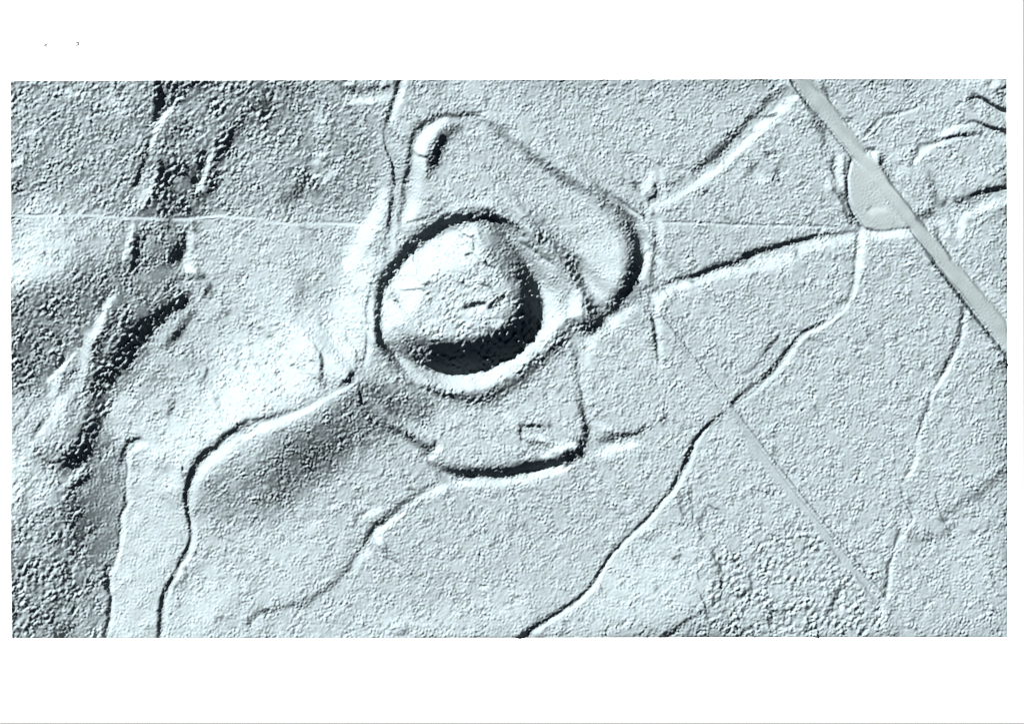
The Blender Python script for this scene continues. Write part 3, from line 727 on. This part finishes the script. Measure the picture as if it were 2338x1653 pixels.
# bank corner south-west of the ring
O('bank', 'short dark bank ending in a white notch at the lower enclosure corner', 'bank')
K('F', [(1000,1340),(1180,1410),(1300,1510),(1370,1560)], (20,26,28,32), (-.5,-.75,-.75,-.75), 1.5)
K('F', [(1130,1290),(1280,1380),(1420,1440)], (26,34,26), (.2,.34,.3), 2)
K('F', [(1425,1470),(1400,1540),(1350,1580)], (12,22,18), (-.7,-.9,-.7), 1)
K('F', [(1460,1530),(1400,1580),(1370,1610)], (22,24,12), .95, 1)
O()
K('F', [(1440,1450),(1445,1250)], 10, .25, 1)
O('hollow', 'small black crescent hollow at the foot of the white slope', 'hollow')
K('F', [(740,900),(700,960),(645,1000)], (16,22,14), (-.9,-1,-.6), .8)
O('gully', 'thin dark upright gully crossing the white slope', 'gully')
K('F', [(480,740),(485,850),(490,1000)], (10,13,15), (-.5,-.75,-.6), 1)
O()
K('F', [(850,590),(843,720),(800,830)], (7,9,14), (-.5,-.5,-.4), 1)
K('F', [(930,80),(880,220),(852,340),(850,450)], 6, (-.3,-.45,-.55,-.4), 1)
K('F', [(770,720),(772,900)], 5, -.35, .3)
K('F', [(790,1020),(800,1140)], (20,28), (-.7,-.8), 1.2)
K('F', [(780,1035),(930,1010)], 9, -.55, 1.5)
K('F', [(768,990),(768,1500),(775,1640)], 2.5, .15, .2)
K('F', [(760,990),(760,1500)], 2.5, -.35, .2)
K('F', [(820,930),(1000,860)], 40, .08, 2)
# ---- the ring and the mound
K('F', [(960,700),(1010,850)], 40, .05, 2)
O('ring_ditch', 'deep ring ditch round the mound, black upper left and white lower right', 'ditch')
K('M', [(55,1060),(100,1140),(170,1220),(260,1310)], (25,36,28,18), (-.9,-.7,-.6,-.35), 2)
O('mound_side', None, None, None, None, 'castle_mound')
F('M', [(110,640),(200,520),(260,430),(370,340),(500,250),(640,190),(790,150),(830,200),(870,300),(870,400),(780,480),(620,500),(480,580),(430,640),(420,720),(370,800),(330,900),(200,960),(150,1010),(110,1060),(85,1000),(80,800),(90,700)], .8, 7, 1.0, own=True)
O('mound_top', None, None, None, None, 'castle_mound')
F('M', [(480,560),(620,500),(780,470),(900,420),(1000,480),(1080,600),(1130,700),(1120,820),(1050,900),(900,980),(700,1040),(500,1040),(400,1060),(330,1050),(250,1000),(350,850),(420,700)], .3, 9, 1.35, own=True)
F('M', [(150,960),(330,860),(400,1050),(300,1120),(200,1120),(120,1060)], .3, 8, .9)
O('mound_side', None, None, None, None, 'castle_mound')
F('M', [(840,150),(960,130),(1060,170),(1180,310),(1260,440),(1200,560),(1080,560),(960,440),(890,370)], -.3, 6, 1.0, own=True)
O()
K('M', [(870,190),(900,300)], 34, .02, 1)
K('M', [(1000,260),(1080,340),(1150,450),(1190,560)], (34,44,50,44), (-.4,-.6,-.8,-.9), 2)
K('M', [(1060,330),(1100,450),(1130,560)], (30,40,40), (-.4,-.6,-.75), 2)
O('mound_side', None, None, None, None, 'castle_mound')
F('M', [(260,1110),(350,1060),(500,1065),(700,1055),(880,1015),(1040,925),(1110,840),(1140,700),(1150,560),(1240,490),(1320,580),(1350,720),(1330,880),(1290,990),(1220,1100),(1080,1210),(900,1280),(700,1330),(540,1330),(400,1270),(260,1190)], -.98, 7, 1.5, own=True)
F('M', [(150,1050),(330,1010),(480,1080),(420,1220),(260,1220)], -.45, 13, 1.4)
K('M', [(700,1200),(900,1170),(1060,1090),(1180,960),(1250,800),(1250,640)], (60,80,85,85,70,45), (-.92,-1,-1.02,-1.02,-1,-.92), 3, 2.0)
F('M', [(1090,600),(1150,640),(1150,800),(1110,860),(1040,930),(880,1010),(700,1050),(560,1060),(700,1010),(900,950),(1030,860),(1090,760)], -.15, 6, 1.2)
F('M', [(1000,420),(1100,520),(1150,640),(1080,620),(980,500)], -.3, 7, 1.2)
O('ring_ditch', 'deep ring ditch round the mound, black upper left and white lower right', 'ditch')
K('M', [(55,1060),(38,900),(45,780),(55,660),(100,560),(170,470),(240,370),(330,280),(430,200),(550,130),(680,95),(800,82),(920,80),(1020,100),(1100,150),(1180,210),(1280,330)], (18.92, 18.92, 22.36, 25.8, 34.4, 34.4, 36.12, 38.7, 43.0, 41.28, 36.12, 32.68, 30.96, 24.08, 20.64, 17.2, 12.04), (-1.01, -1.01, -1.01, -1.01, -1.01, -1.01, -1.01, -1.01, -1.01, -1.01, -1.01, -1.01, -0.97, -0.87, -0.64, -0.51, -0.37), 1.3, 1.7)
K('M', [(210,1200),(330,1290),(430,1350),(560,1390),(700,1400),(850,1380),(1000,1330),(1150,1250),(1290,1150),(1380,1050),(1430,930),(1430,800),(1400,680),(1370,590),(1330,520),(1250,400),(1150,290),(1060,200)], (22,32,42,52,62,66,70,72,76,80,75,68,56,45,40,30,22,16), (.3,.35,.4,.75,.92,.95,.95,.95,.95,.95,.85,.5,.5,.4,.3,.2,.2,.1), 1.8, .8)
O()
K('M', [(1190,290),(1290,350),(1370,420)], 11.0, -0.56, 1)
K('M', [(760,833),(850,803),(930,752)], (20,26,18), .9, .8)
K('M', [(730,800),(800,777),(880,765)], (12,18,12), -.9, .8)
K('M', [(925,800),(990,740),(1040,710)], (14,12,10), -.9, .8)
K('M', [(735,387),(780,370)], 8, -.9, .6)
K('M', [(800,230),(797,345)], 6, -.6, .8)
K('M', [(720,220),(780,250)], 4, -.3, .5)
K('M', [(420,627),(447,605)], 9, -.8, .5)
K('M', [(230,665),(330,655),(400,655)], 5, -.4, .5)
K('M', [(130,715),(180,690)], 22, .2, 1)
K('M', [(175,745),(205,755)], 7, -.8, .4)
K('M', [(890,430),(900,470),(950,480)], 9, -.75, 1)
K('M', [(680,600),(720,610)], 12, -.6, 1)
K('M', [(540,640),(480,700),(440,780)], 18, .1, 2)
K('M', [(860,620),(930,640),(950,700)], 8, -.4, 1)
K('M', [(950,950),(1020,910)], 12, .7, 1)
K('M', [(640,1050),(860,1010)], 7, .2, 1.2)
O('knoll', 'small bright white knoll between the ring ditch and the bending scarp', 'knoll')
K('M', [(1625,700),(1590,850)], (40,44), .98, 1, .5)
O()
K('M', [(1340,250),(1410,300)], 31.2, -0.6, 2, 1.6, 3)
K('M', [(1490,370),(1560,470),(1620,570),(1680,700)], (32,50,42,30), (-.35,-.6,-.55,-.45), 1.8, 1.8, 2.6)
K('M', [(1380,300),(1450,420),(1500,560)], 26, -.12, 2, 1.2)
K('M', [(1490,700),(1500,800)], 18, .12, 2)
K('G', [(480,280),(540,340),(590,430),(560,500),(470,520)], (26.0, 42.0, 48.0, 50.0, 40.0), (-0.36, -0.66, -0.72, -0.78, -0.78), 2.5, 1.7, 3)
O('outer_bank', 'dark outer bank curving round the lower right of the ring ditch', 'bank')
K('M', [(1600,960),(1540,1000),(1430,1120),(1290,1240),(1150,1360),(1000,1455),(850,1515),(700,1510),(550,1470),(400,1430),(280,1400)], (42.56, 40.43, 46.82, 46.82, 46.82, 48.94, 51.07, 36.18, 25.54, 19.15, 12.77), (-0.42, -0.5, -0.53, -0.53, -0.56, -0.6, -0.6, -0.56, -0.5, -0.38, -0.28), 2.2, 1.7, 2.6)
O()
K('M', [(1500,1000),(1560,940)], 40, -.35, 3)
#@@SOLVE
S = blur(S, 0.9)
SLOPE = np.where(S < 0, -0.66 * np.abs(S)**0.78 - .25*np.clip(np.abs(S)-.85, 0, 1), 0.85 * S + .25*np.clip(S-.4, 0, 1)).astype(np.float32)

# heights from slopes: min |dh/dd - slope|^2 + LAM |dh/dp|^2 + mu h^2, low frequencies
# first (held near zero along the print's edges), then the rest
LAM = 0.03
def dirs(step, shape):
    kx = (np.fft.rfftfreq(shape[1]) * 2*np.pi/step)[None, :]
    ky = (np.fft.fftfreq(shape[0]) * 2*np.pi/step)[:, None]
    return (kx+ky)/math.sqrt(2), (kx-ky)/math.sqrt(2)
q = 8
ly, lx = NY//q, NX//q
low = SLOPE[:ly*q, :lx*q].reshape(ly, q, lx, q).mean((1, 3)).astype(float)
pad = 24
sh = (fftshape(ly+2*pad), fftshape(lx+2*pad))
B = np.zeros(sh); B[pad:pad+ly, pad:pad+lx] = low
W = np.full(sh, 1.0); W[pad+1:pad+ly-1, pad+1:pad+lx-1] = 0
M0 = np.zeros(sh); M0[pad:pad+ly, pad:pad+lx] = 1
a_, b_ = dirs(q*STEP, sh)
def Dd(h): return np.fft.irfft2(1j*a_*np.fft.rfft2(h), s=sh)
def Dp(h): return np.fft.irfft2(1j*b_*np.fft.rfft2(h), s=sh)
MU = (2*np.pi/3500.0)**2
WE = 0.0006
def Aop(h): return -Dd(M0*Dd(h)) - LAM*Dp(M0*Dp(h)) + MU*h + WE*W*h + 1e-5*h*(1-M0)
rhs = -Dd(M0*B)
pre = 1/(a_**2 + LAM*b_**2 + MU*6)
h = np.zeros(sh); r = rhs - Aop(h); z = np.fft.irfft2(pre*np.fft.rfft2(r), s=sh); p = z.copy(); rz = (r*z).sum()
for it in range(250):
    Ap = Aop(p); al = rz/(p*Ap).sum(); h += al*p; r -= al*Ap
    z = np.fft.irfft2(pre*np.fft.rfft2(r), s=sh); rz2 = (r*z).sum()
    p = z + rz2/rz*p; rz = rz2
lowh = h[pad:pad+ly, pad:pad+lx]
def upsample(a):
    yi = np.clip((np.arange(NY)-(q-1)/2)/q, 0, ly-1); xi = np.clip((np.arange(NX)-(q-1)/2)/q, 0, lx-1)
    y0 = np.minimum(yi.astype(int), ly-2); x0 = np.minimum(xi.astype(int), lx-2)
    fy = (yi-y0)[:, None]; fx = (xi-x0)[None, :]
    return (a[y0][:, x0]*(1-fy)*(1-fx)+a[y0+1][:, x0]*fy*(1-fx)+a[y0][:, x0+1]*(1-fy)*fx+a[y0+1][:, x0+1]*fy*fx)
H = blur(upsample(lowh).astype(np.float32), q*STEP*0.7)
def grad(h):
    gy, gx = np.gradient(h, STEP)
    return gx, gy
gx, gy = grad(H)
res = SLOPE - (gx+gy)/math.sqrt(2)
a2 = (_kx+_ky)/math.sqrt(2); b2 = (_kx-_ky)/math.sqrt(2)
T = np.zeros((FY, FX)); T[_P:_P+NY, _P:_P+NX] = res
g_ = a2**2 / (a2**2 + LAM*b2**2 + (2*np.pi/500.0)**2)
f = np.fft.rfft2(T) * (-1j*a2) / (a2**2 + LAM*b2**2 + (2*np.pi/500.0)**2) * (2 - g_)
H2 = np.fft.irfft2(f, s=(FY, FX))[_P:_P+NY, _P:_P+NX]
H = H + H2.astype(np.float32)
# grass, scrub and stones: pebbly bumps about 3 m across
n1 = ring_noise(8.7, .38, .25); n2 = ring_noise(17, .4, .3); n3 = ring_noise(7.5, .3, .2); n4 = ring_noise(48, .4)
bump = .5*np.sqrt(n1**2+.2)*1.15 + .75*n1 + .75*n2*np.clip(R, .2, 2)**1.6 + .25*n3
lump = ring_noise(60, .5)
amp = np.clip(R, 0, 1.35) * (1 + .36*np.clip(lump, -2, 2))
gx, gy = grad(bump)
bump /= ((gx+gy)/math.sqrt(2)).std()
gx, gy = grad(n4); n4 /= ((gx+gy)/math.sqrt(2)).std()
SMALL = (bump*0.275*amp + n4*0.09*np.clip(amp, .3, 2)).astype(np.float32)
H = H + SMALL
n5 = ring_noise(75, .45, 1.3); gx, gy = grad(n5); n5 /= ((gx+gy)/math.sqrt(2)).std()
n6 = ring_noise(150, .5, .4); gx, gy = grad(n6); n6 /= ((gx+gy)/math.sqrt(2)).std()
hilly = 1/(1+np.exp((GX-540-.15*(GY-700))/45))
H = H + n5*(.025+.085*hilly)*np.clip(R, 0, 1) + n6*.03*np.clip(R, 0, 1)
# weather the steepest dark faces back so that they only just turn away from the sun
def refit(D, lam=.06, wl=700.0):
    T = np.zeros((FY, FX)); T[_P:_P+NY, _P:_P+NX] = D
    f = np.fft.rfft2(T) * (-1j*a2) / (a2**2 + lam*b2**2 + (2*np.pi/wl)**2)
    return np.fft.irfft2(f, s=(FY, FX))[_P:_P+NY, _P:_P+NX].astype(np.float32)
for _ in range(3):
    gx, gy = grad(H); D = (gx+gy)/math.sqrt(2)
    lim = .43; cap = np.where(SLOPE < -.5, .42, .19)
    D2 = np.where(D < -lim, -lim - cap*np.tanh((-lim-D)/.3), D)
    H = H + refit(D2-D)
# one more pass on the broad tones
gx, gy = grad(H); D = blur((gx+gy)/math.sqrt(2), 6)
H = H + .8*refit(blur(SLOPE, 6)-D, .02, 900.0)
# settle onto the sheet along the cut edges
ii = np.minimum(np.arange(NY), NY-1-np.arange(NY))[:, None]*STEP
jj = np.minimum(np.arange(NX), NX-1-np.arange(NX))[None, :]*STEP
ed = np.minimum(ii, jj)
fade = np.clip(ed/5.0, 0, 1)
def ease(edge, dist, ax):
    g = np.exp(-.5*(np.arange(-20, 21)/7.0)**2); g /= g.sum()
    e = np.convolve(np.pad(edge, 20, mode='edge'), g, 'valid')
    return e*np.exp(-(dist/32.0)**1.0)
iy = np.arange(NY)[:, None]*STEP; ix = np.arange(NX)[None, :]*STEP
# (it may stand proud on the sunny sides and sink below the sheet on the far sides)
H = H - ease(np.minimum(H[0], 0), iy, 0) - ease(np.maximum(H[-1], 0), iy[::-1], 0)
eL = np.minimum(H[:, 0], 0); eR = np.maximum(H[:, -1], 0)
H = H - ease(eL, ix.T, 1).T - ease(eR, ix.T[::-1], 1).T
H = H.astype(np.float32)
H[-2:, :] = np.minimum(H[-2:, :], -.3); H[:, -2:] = np.minimum(H[:, -2:], -.3)
# tidy ownership: close the cracks between the two sides of each feature
MS = [k for k, o in enumerate(OBJ) if o and o[0] == 'mound_side'][0]
RD = [k for k, o in enumerate(OBJ) if o and o[0] == 'ring_ditch'][0]
_r = np.hypot((GX-tp('M', [(700, 700)])[0][0])/(655*TILE['M'][2]), (GY-tp('M', [(700, 700)])[0][1])/(625*TILE['M'][2]))
LAB[(_r < .8) & (LAB == 0)] = MS
for sg, th_ in ((6.0, .36), (3.0, .42)):
    for k in range(1, len(OBJ)):
        m = blur((LAB == k).astype(np.float32), sg)
        LAB[(m > th_) & (LAB == 0)] = k
LAB[(_r < 1.08) & (LAB == 0)] = RD
#@@END

# ------------------------------------------------------------------ build
def material(name, col, vary=0.06, scale=0.25, grain=None):
    m = bpy.data.materials.new(name); m.use_nodes = True
    nt = m.node_tree; b = nt.nodes['Principled BSDF']
    b.inputs['Roughness'].default_value = 1.0
    b.inputs['Specular IOR Level'].default_value = 0.0
    tc = nt.nodes.new('ShaderNodeTexCoord')
    def noise(sc_, det):
        n = nt.nodes.new('ShaderNodeTexNoise'); n.inputs['Scale'].default_value = sc_
        n.inputs['Detail'].default_value = det
        nt.links.new(tc.outputs['Object'], n.inputs['Vector'])
        return n
    n1, n2 = noise(scale, 3), noise(scale*5, 2)
    r1 = nt.nodes.new('ShaderNodeValToRGB')
    a = [c*(1-vary) for c in col]; c2 = [c*(1+vary) for c in col]
    e = r1.color_ramp.elements
    e[0].position = .3; e[0].color = (a[0], a[1]*1.03, a[2], 1)
    e[1].position = .7; e[1].color = (c2[0], c2[1], c2[2]*1.03, 1)
    nt.links.new(n1.outputs['Fac'], r1.inputs['Fac'])
    mx = nt.nodes.new('ShaderNodeMix'); mx.data_type = 'RGBA'; mx.blend_type = 'MULTIPLY'
    mx.inputs['Factor'].default_value = 1.0
    r2 = nt.nodes.new('ShaderNodeValToRGB'); e = r2.color_ramp.elements
    g = vary*0.8
    e[0].position = .35; e[0].color = (1-g*1.4, 1-g, 1-g*.7, 1)
    e[1].position = .65; e[1].color = (1, 1, 1, 1)
    nt.links.new(n2.outputs['Fac'], r2.inputs['Fac'])
    nt.links.new(r1.outputs['Color'], mx.inputs['A']); nt.links.new(r2.outputs['Color'], mx.inputs['B'])
    nt.links.new(mx.outputs['Result'], b.inputs['Base Color'])
    return m
def tag(o, label=None, cat=None, group=None, kind=None):
    if label: o['label'] = label
    if cat: o['category'] = cat
    if group: o['group'] = group
    if kind: o['kind'] = kind
def mesh_obj(name, V, faces, mat, parent=None, smooth=True):
    me = bpy.data.meshes.new(name)
    faces = np.asarray(faces, np.int32)
    me.vertices.add(len(V)); me.vertices.foreach_set('co', np.asarray(V, np.float32).ravel())
    nf, k = faces.shape
    me.loops.add(nf*k); me.loops.foreach_set('vertex_index', faces.ravel())
    me.polygons.add(nf)
    me.polygons.foreach_set('loop_start', np.arange(0, nf*k, k, dtype=np.int32))
    me.polygons.foreach_set('loop_total', np.full(nf, k, np.int32))
    me.update(calc_edges=True)
    me.polygons.foreach_set('use_smooth', np.full(nf, smooth))
    me.materials.append(mat)
    o = bpy.data.objects.new(name, me); C.objects.link(o); o.parent = parent
    return o
if bpy:
    EARTH = (0.0960, 0.1125, 0.1190)
    m_turf = material('turf', EARTH)
    m_road = material('road_surface', (0.0935, 0.1078, 0.1115), .03, .4)
    m_paper = material('white_paper', (0.62, 0.62, 0.615), .006, .08)
    m_back = material('backing_board', (0.150, 0.152, 0.150), .03, .3)
    m_ink = material('grey_ink', (0.060, 0.062, 0.060), .1, 1.5)
    VX = (GX - PW/2)*U; VY = (PH/2 - GY)*U; VZ = H*U
    ALLV = np.stack([VX, VY, VZ], -1).reshape(-1, 3)
    idx = np.arange(NX*NY).reshape(NY, NX)
    Q = np.stack([idx[:-1, :-1], idx[1:, :-1], idx[1:, 1:], idx[:-1, 1:]], -1).reshape(-1, 4)
    QL = LAB[:-1, :-1].reshape(-1)
    # true surface normals of the whole relief, so neighbouring pieces shade seamlessly
    gx, gy = grad(VZ/U)
    NRM = np.stack([-gx, gy, np.ones_like(gx)], -1); NRM /= np.linalg.norm(NRM, axis=-1, keepdims=True)
    NRM = NRM.reshape(-1, 3)
    BASE = -14.0
    def piece(name, k, mat, parent=None, origin=None):
        f = Q[QL == k]
        if len(f) == 0: return None
        used, inv = np.unique(f.ravel(), return_inverse=True)
        V = ALLV[used]
        if origin is None:
            origin = V.mean(0)
        F_ = inv.reshape(-1, 4)
        nv = len(used); N_ = NRM[used]
        if k == 0:
            # cut sides of the relief block down to its base
            ring = np.concatenate([idx[0, :], idx[1:, -1], idx[-1, -2::-1], idx[-2:0:-1, 0]])
            lut = np.full(NX*NY, -1); lut[used] = np.arange(nv)
            extra = ring[lut[ring] < 0]
            lut[extra] = nv + np.arange(len(extra))
            V = np.vstack([V, ALLV[extra]])
            top = lut[ring]; nb = len(V)
            low_ = ALLV[ring].copy(); low_[:, 2] = BASE
            V = np.vstack([V, low_])
            b = nb + np.arange(len(ring))
            side = np.stack([top, np.roll(top, -1), np.roll(b, -1), b], -1)
            F_ = np.vstack([F_, side])
        o = mesh_obj(name, V - origin, F_, mat, parent)
        if k:
            o.data.normals_split_custom_set_from_vertices(N_.tolist())
        o.location = origin if parent is None else origin - np.array(parent.location)
        return o
    g = piece('ground', 0, m_turf, origin=np.zeros(3)); tag(g, kind='structure')
    roots = {}
    mc = bpy.data.objects.new('castle_mound', None); C.objects.link(mc)
    mc.location = (wx(1045), wy(670), 0); mc.empty_display_size = 20
    tag(mc, 'large round flat-topped castle mound with white left side and black lower right side', 'mound')
    roots['castle_mound'] = mc
    for k in range(1, len(OBJ)):
        name, label, cat, group, kind, par = OBJ[k]
        o = piece(name, k, m_road if name in ('road', 'lay_by') else m_turf, roots.get(par))
        if o is not None:
            tag(o, label, cat if kind != 'structure' else None, group, kind)
            if kind == 'structure' and 'label' in o: del o['label']
    # ---------------- the white sheet round the relief
    PE = [(-60, -60), (2335.2, -60), (2336.6, 1649), (-60, 1649)]
    inner = [TL, TR, BR, BL]
    th = 0.30
    def P3(p, z): return (wx(p[0]), wy(p[1]), z)
    V = [P3(p, 0) for p in PE] + [P3(p, 0) for p in inner] + [P3(p, -th) for p in PE] + [P3(p, -th) for p in inner]
    Fc = []
    for k in range(4):
        n = (k+1) % 4
        Fc += [(k, 4+k, 4+n, n), (8+k, 8+n, 12+n, 12+k), (k, n, 8+n, 8+k), (4+k, 12+k, 12+n, 4+n)]
    ps = mesh_obj('paper_sheet', V, Fc, m_paper, smooth=False)
    tag(ps, 'large plain white paper sheet framing the grey relief on all sides', 'paper')
    # surface beneath, cut round the relief block
    big = [(-9000, -9000), (11000, -9000), (11000, 11000), (-9000, 11000)]
    V = [P3(p, -th-.02) for p in big] + [P3((p[0], p[1]), -th-.02) for p in inner] + [P3(p, BASE-1) for p in big] + [P3(p, BASE-1) for p in inner]
    bk = mesh_obj('backing_board', V, Fc, m_back, smooth=False)
    tag(bk, kind='structure')
    # ---------------- small ink marks on the sheet
    def blot(pts, w, z=0.03):
        """a little raised blot of ink: smooth outline round a chain of points (photo pixels)"""
        vs, fs = [], []
        for (x, y, r) in pts:
            r *= 1.4
            n = 14; b0 = len(vs)
            vs.append(P3((x, y), z + .012))
            for q_ in range(n):
                a = 2*math.pi*q_/n
                rr = r*(1 + .16*math.sin(3*a+x) + .1*math.sin(5*a+y))
                vs.append(P3((x+rr*math.cos(a), y+rr*math.sin(a)), z))
            for q_ in range(n):
                vs.append(P3((x+r*math.cos(2*math.pi*q_/n), y+r*math.sin(2*math.pi*q_/n)), 0.001))
            for q_ in range(n):
                n2_ = (q_+1) % n
                fs.append((b0, b0+1+n2_, b0+1+q_)); fs.append((b0+1+q_, b0+1+n2_, b0+1+n+n2_)); fs.append((b0+1+q_, b0+1+n+n2_, b0+1+n+q_))
            z += .004
        return vs, fs
    for label, pts in (
        ('small grey arrow-shaped ink smudge, left one of the two near the top left corner',
         [(102.0,104.8,1.5),(104.2,103.2,1.8),(106,101.6,1.6),(104.6,105.6,1.5),(107,107,1.1),(109,108,.9)]),
        ('small grey upright ink smudge, right one of the two near the top left corner',
         [(175.8,91,1.4),(175.4,95,.8),(179.8,97,1.6),(179.4,99.6,1.5),(180,102.8,1.6),(177.2,98.6,1.2),(177.4,102,1.1),(173.8,98.6,.9),(174.9,96.8,.9),(175.6,97.6,1.2),(178.6,101.5,1.4),(176.8,104,1.0),(175.4,93,.9),(174.6,105,1.1),(176.2,106.6,.9)]),
        ('tiny dark ink speck below the lower left corner of the relief', [(104.4,1485,1.3)])):
        vs_, fs_ = blot(pts, 1)
        o = mesh_obj('ink_mark', vs_, fs_, m_ink, smooth=False)
        tag(o, label, 'ink mark', 'stray ink marks on the white sheet')
    sc.cycles.max_bounces = 4
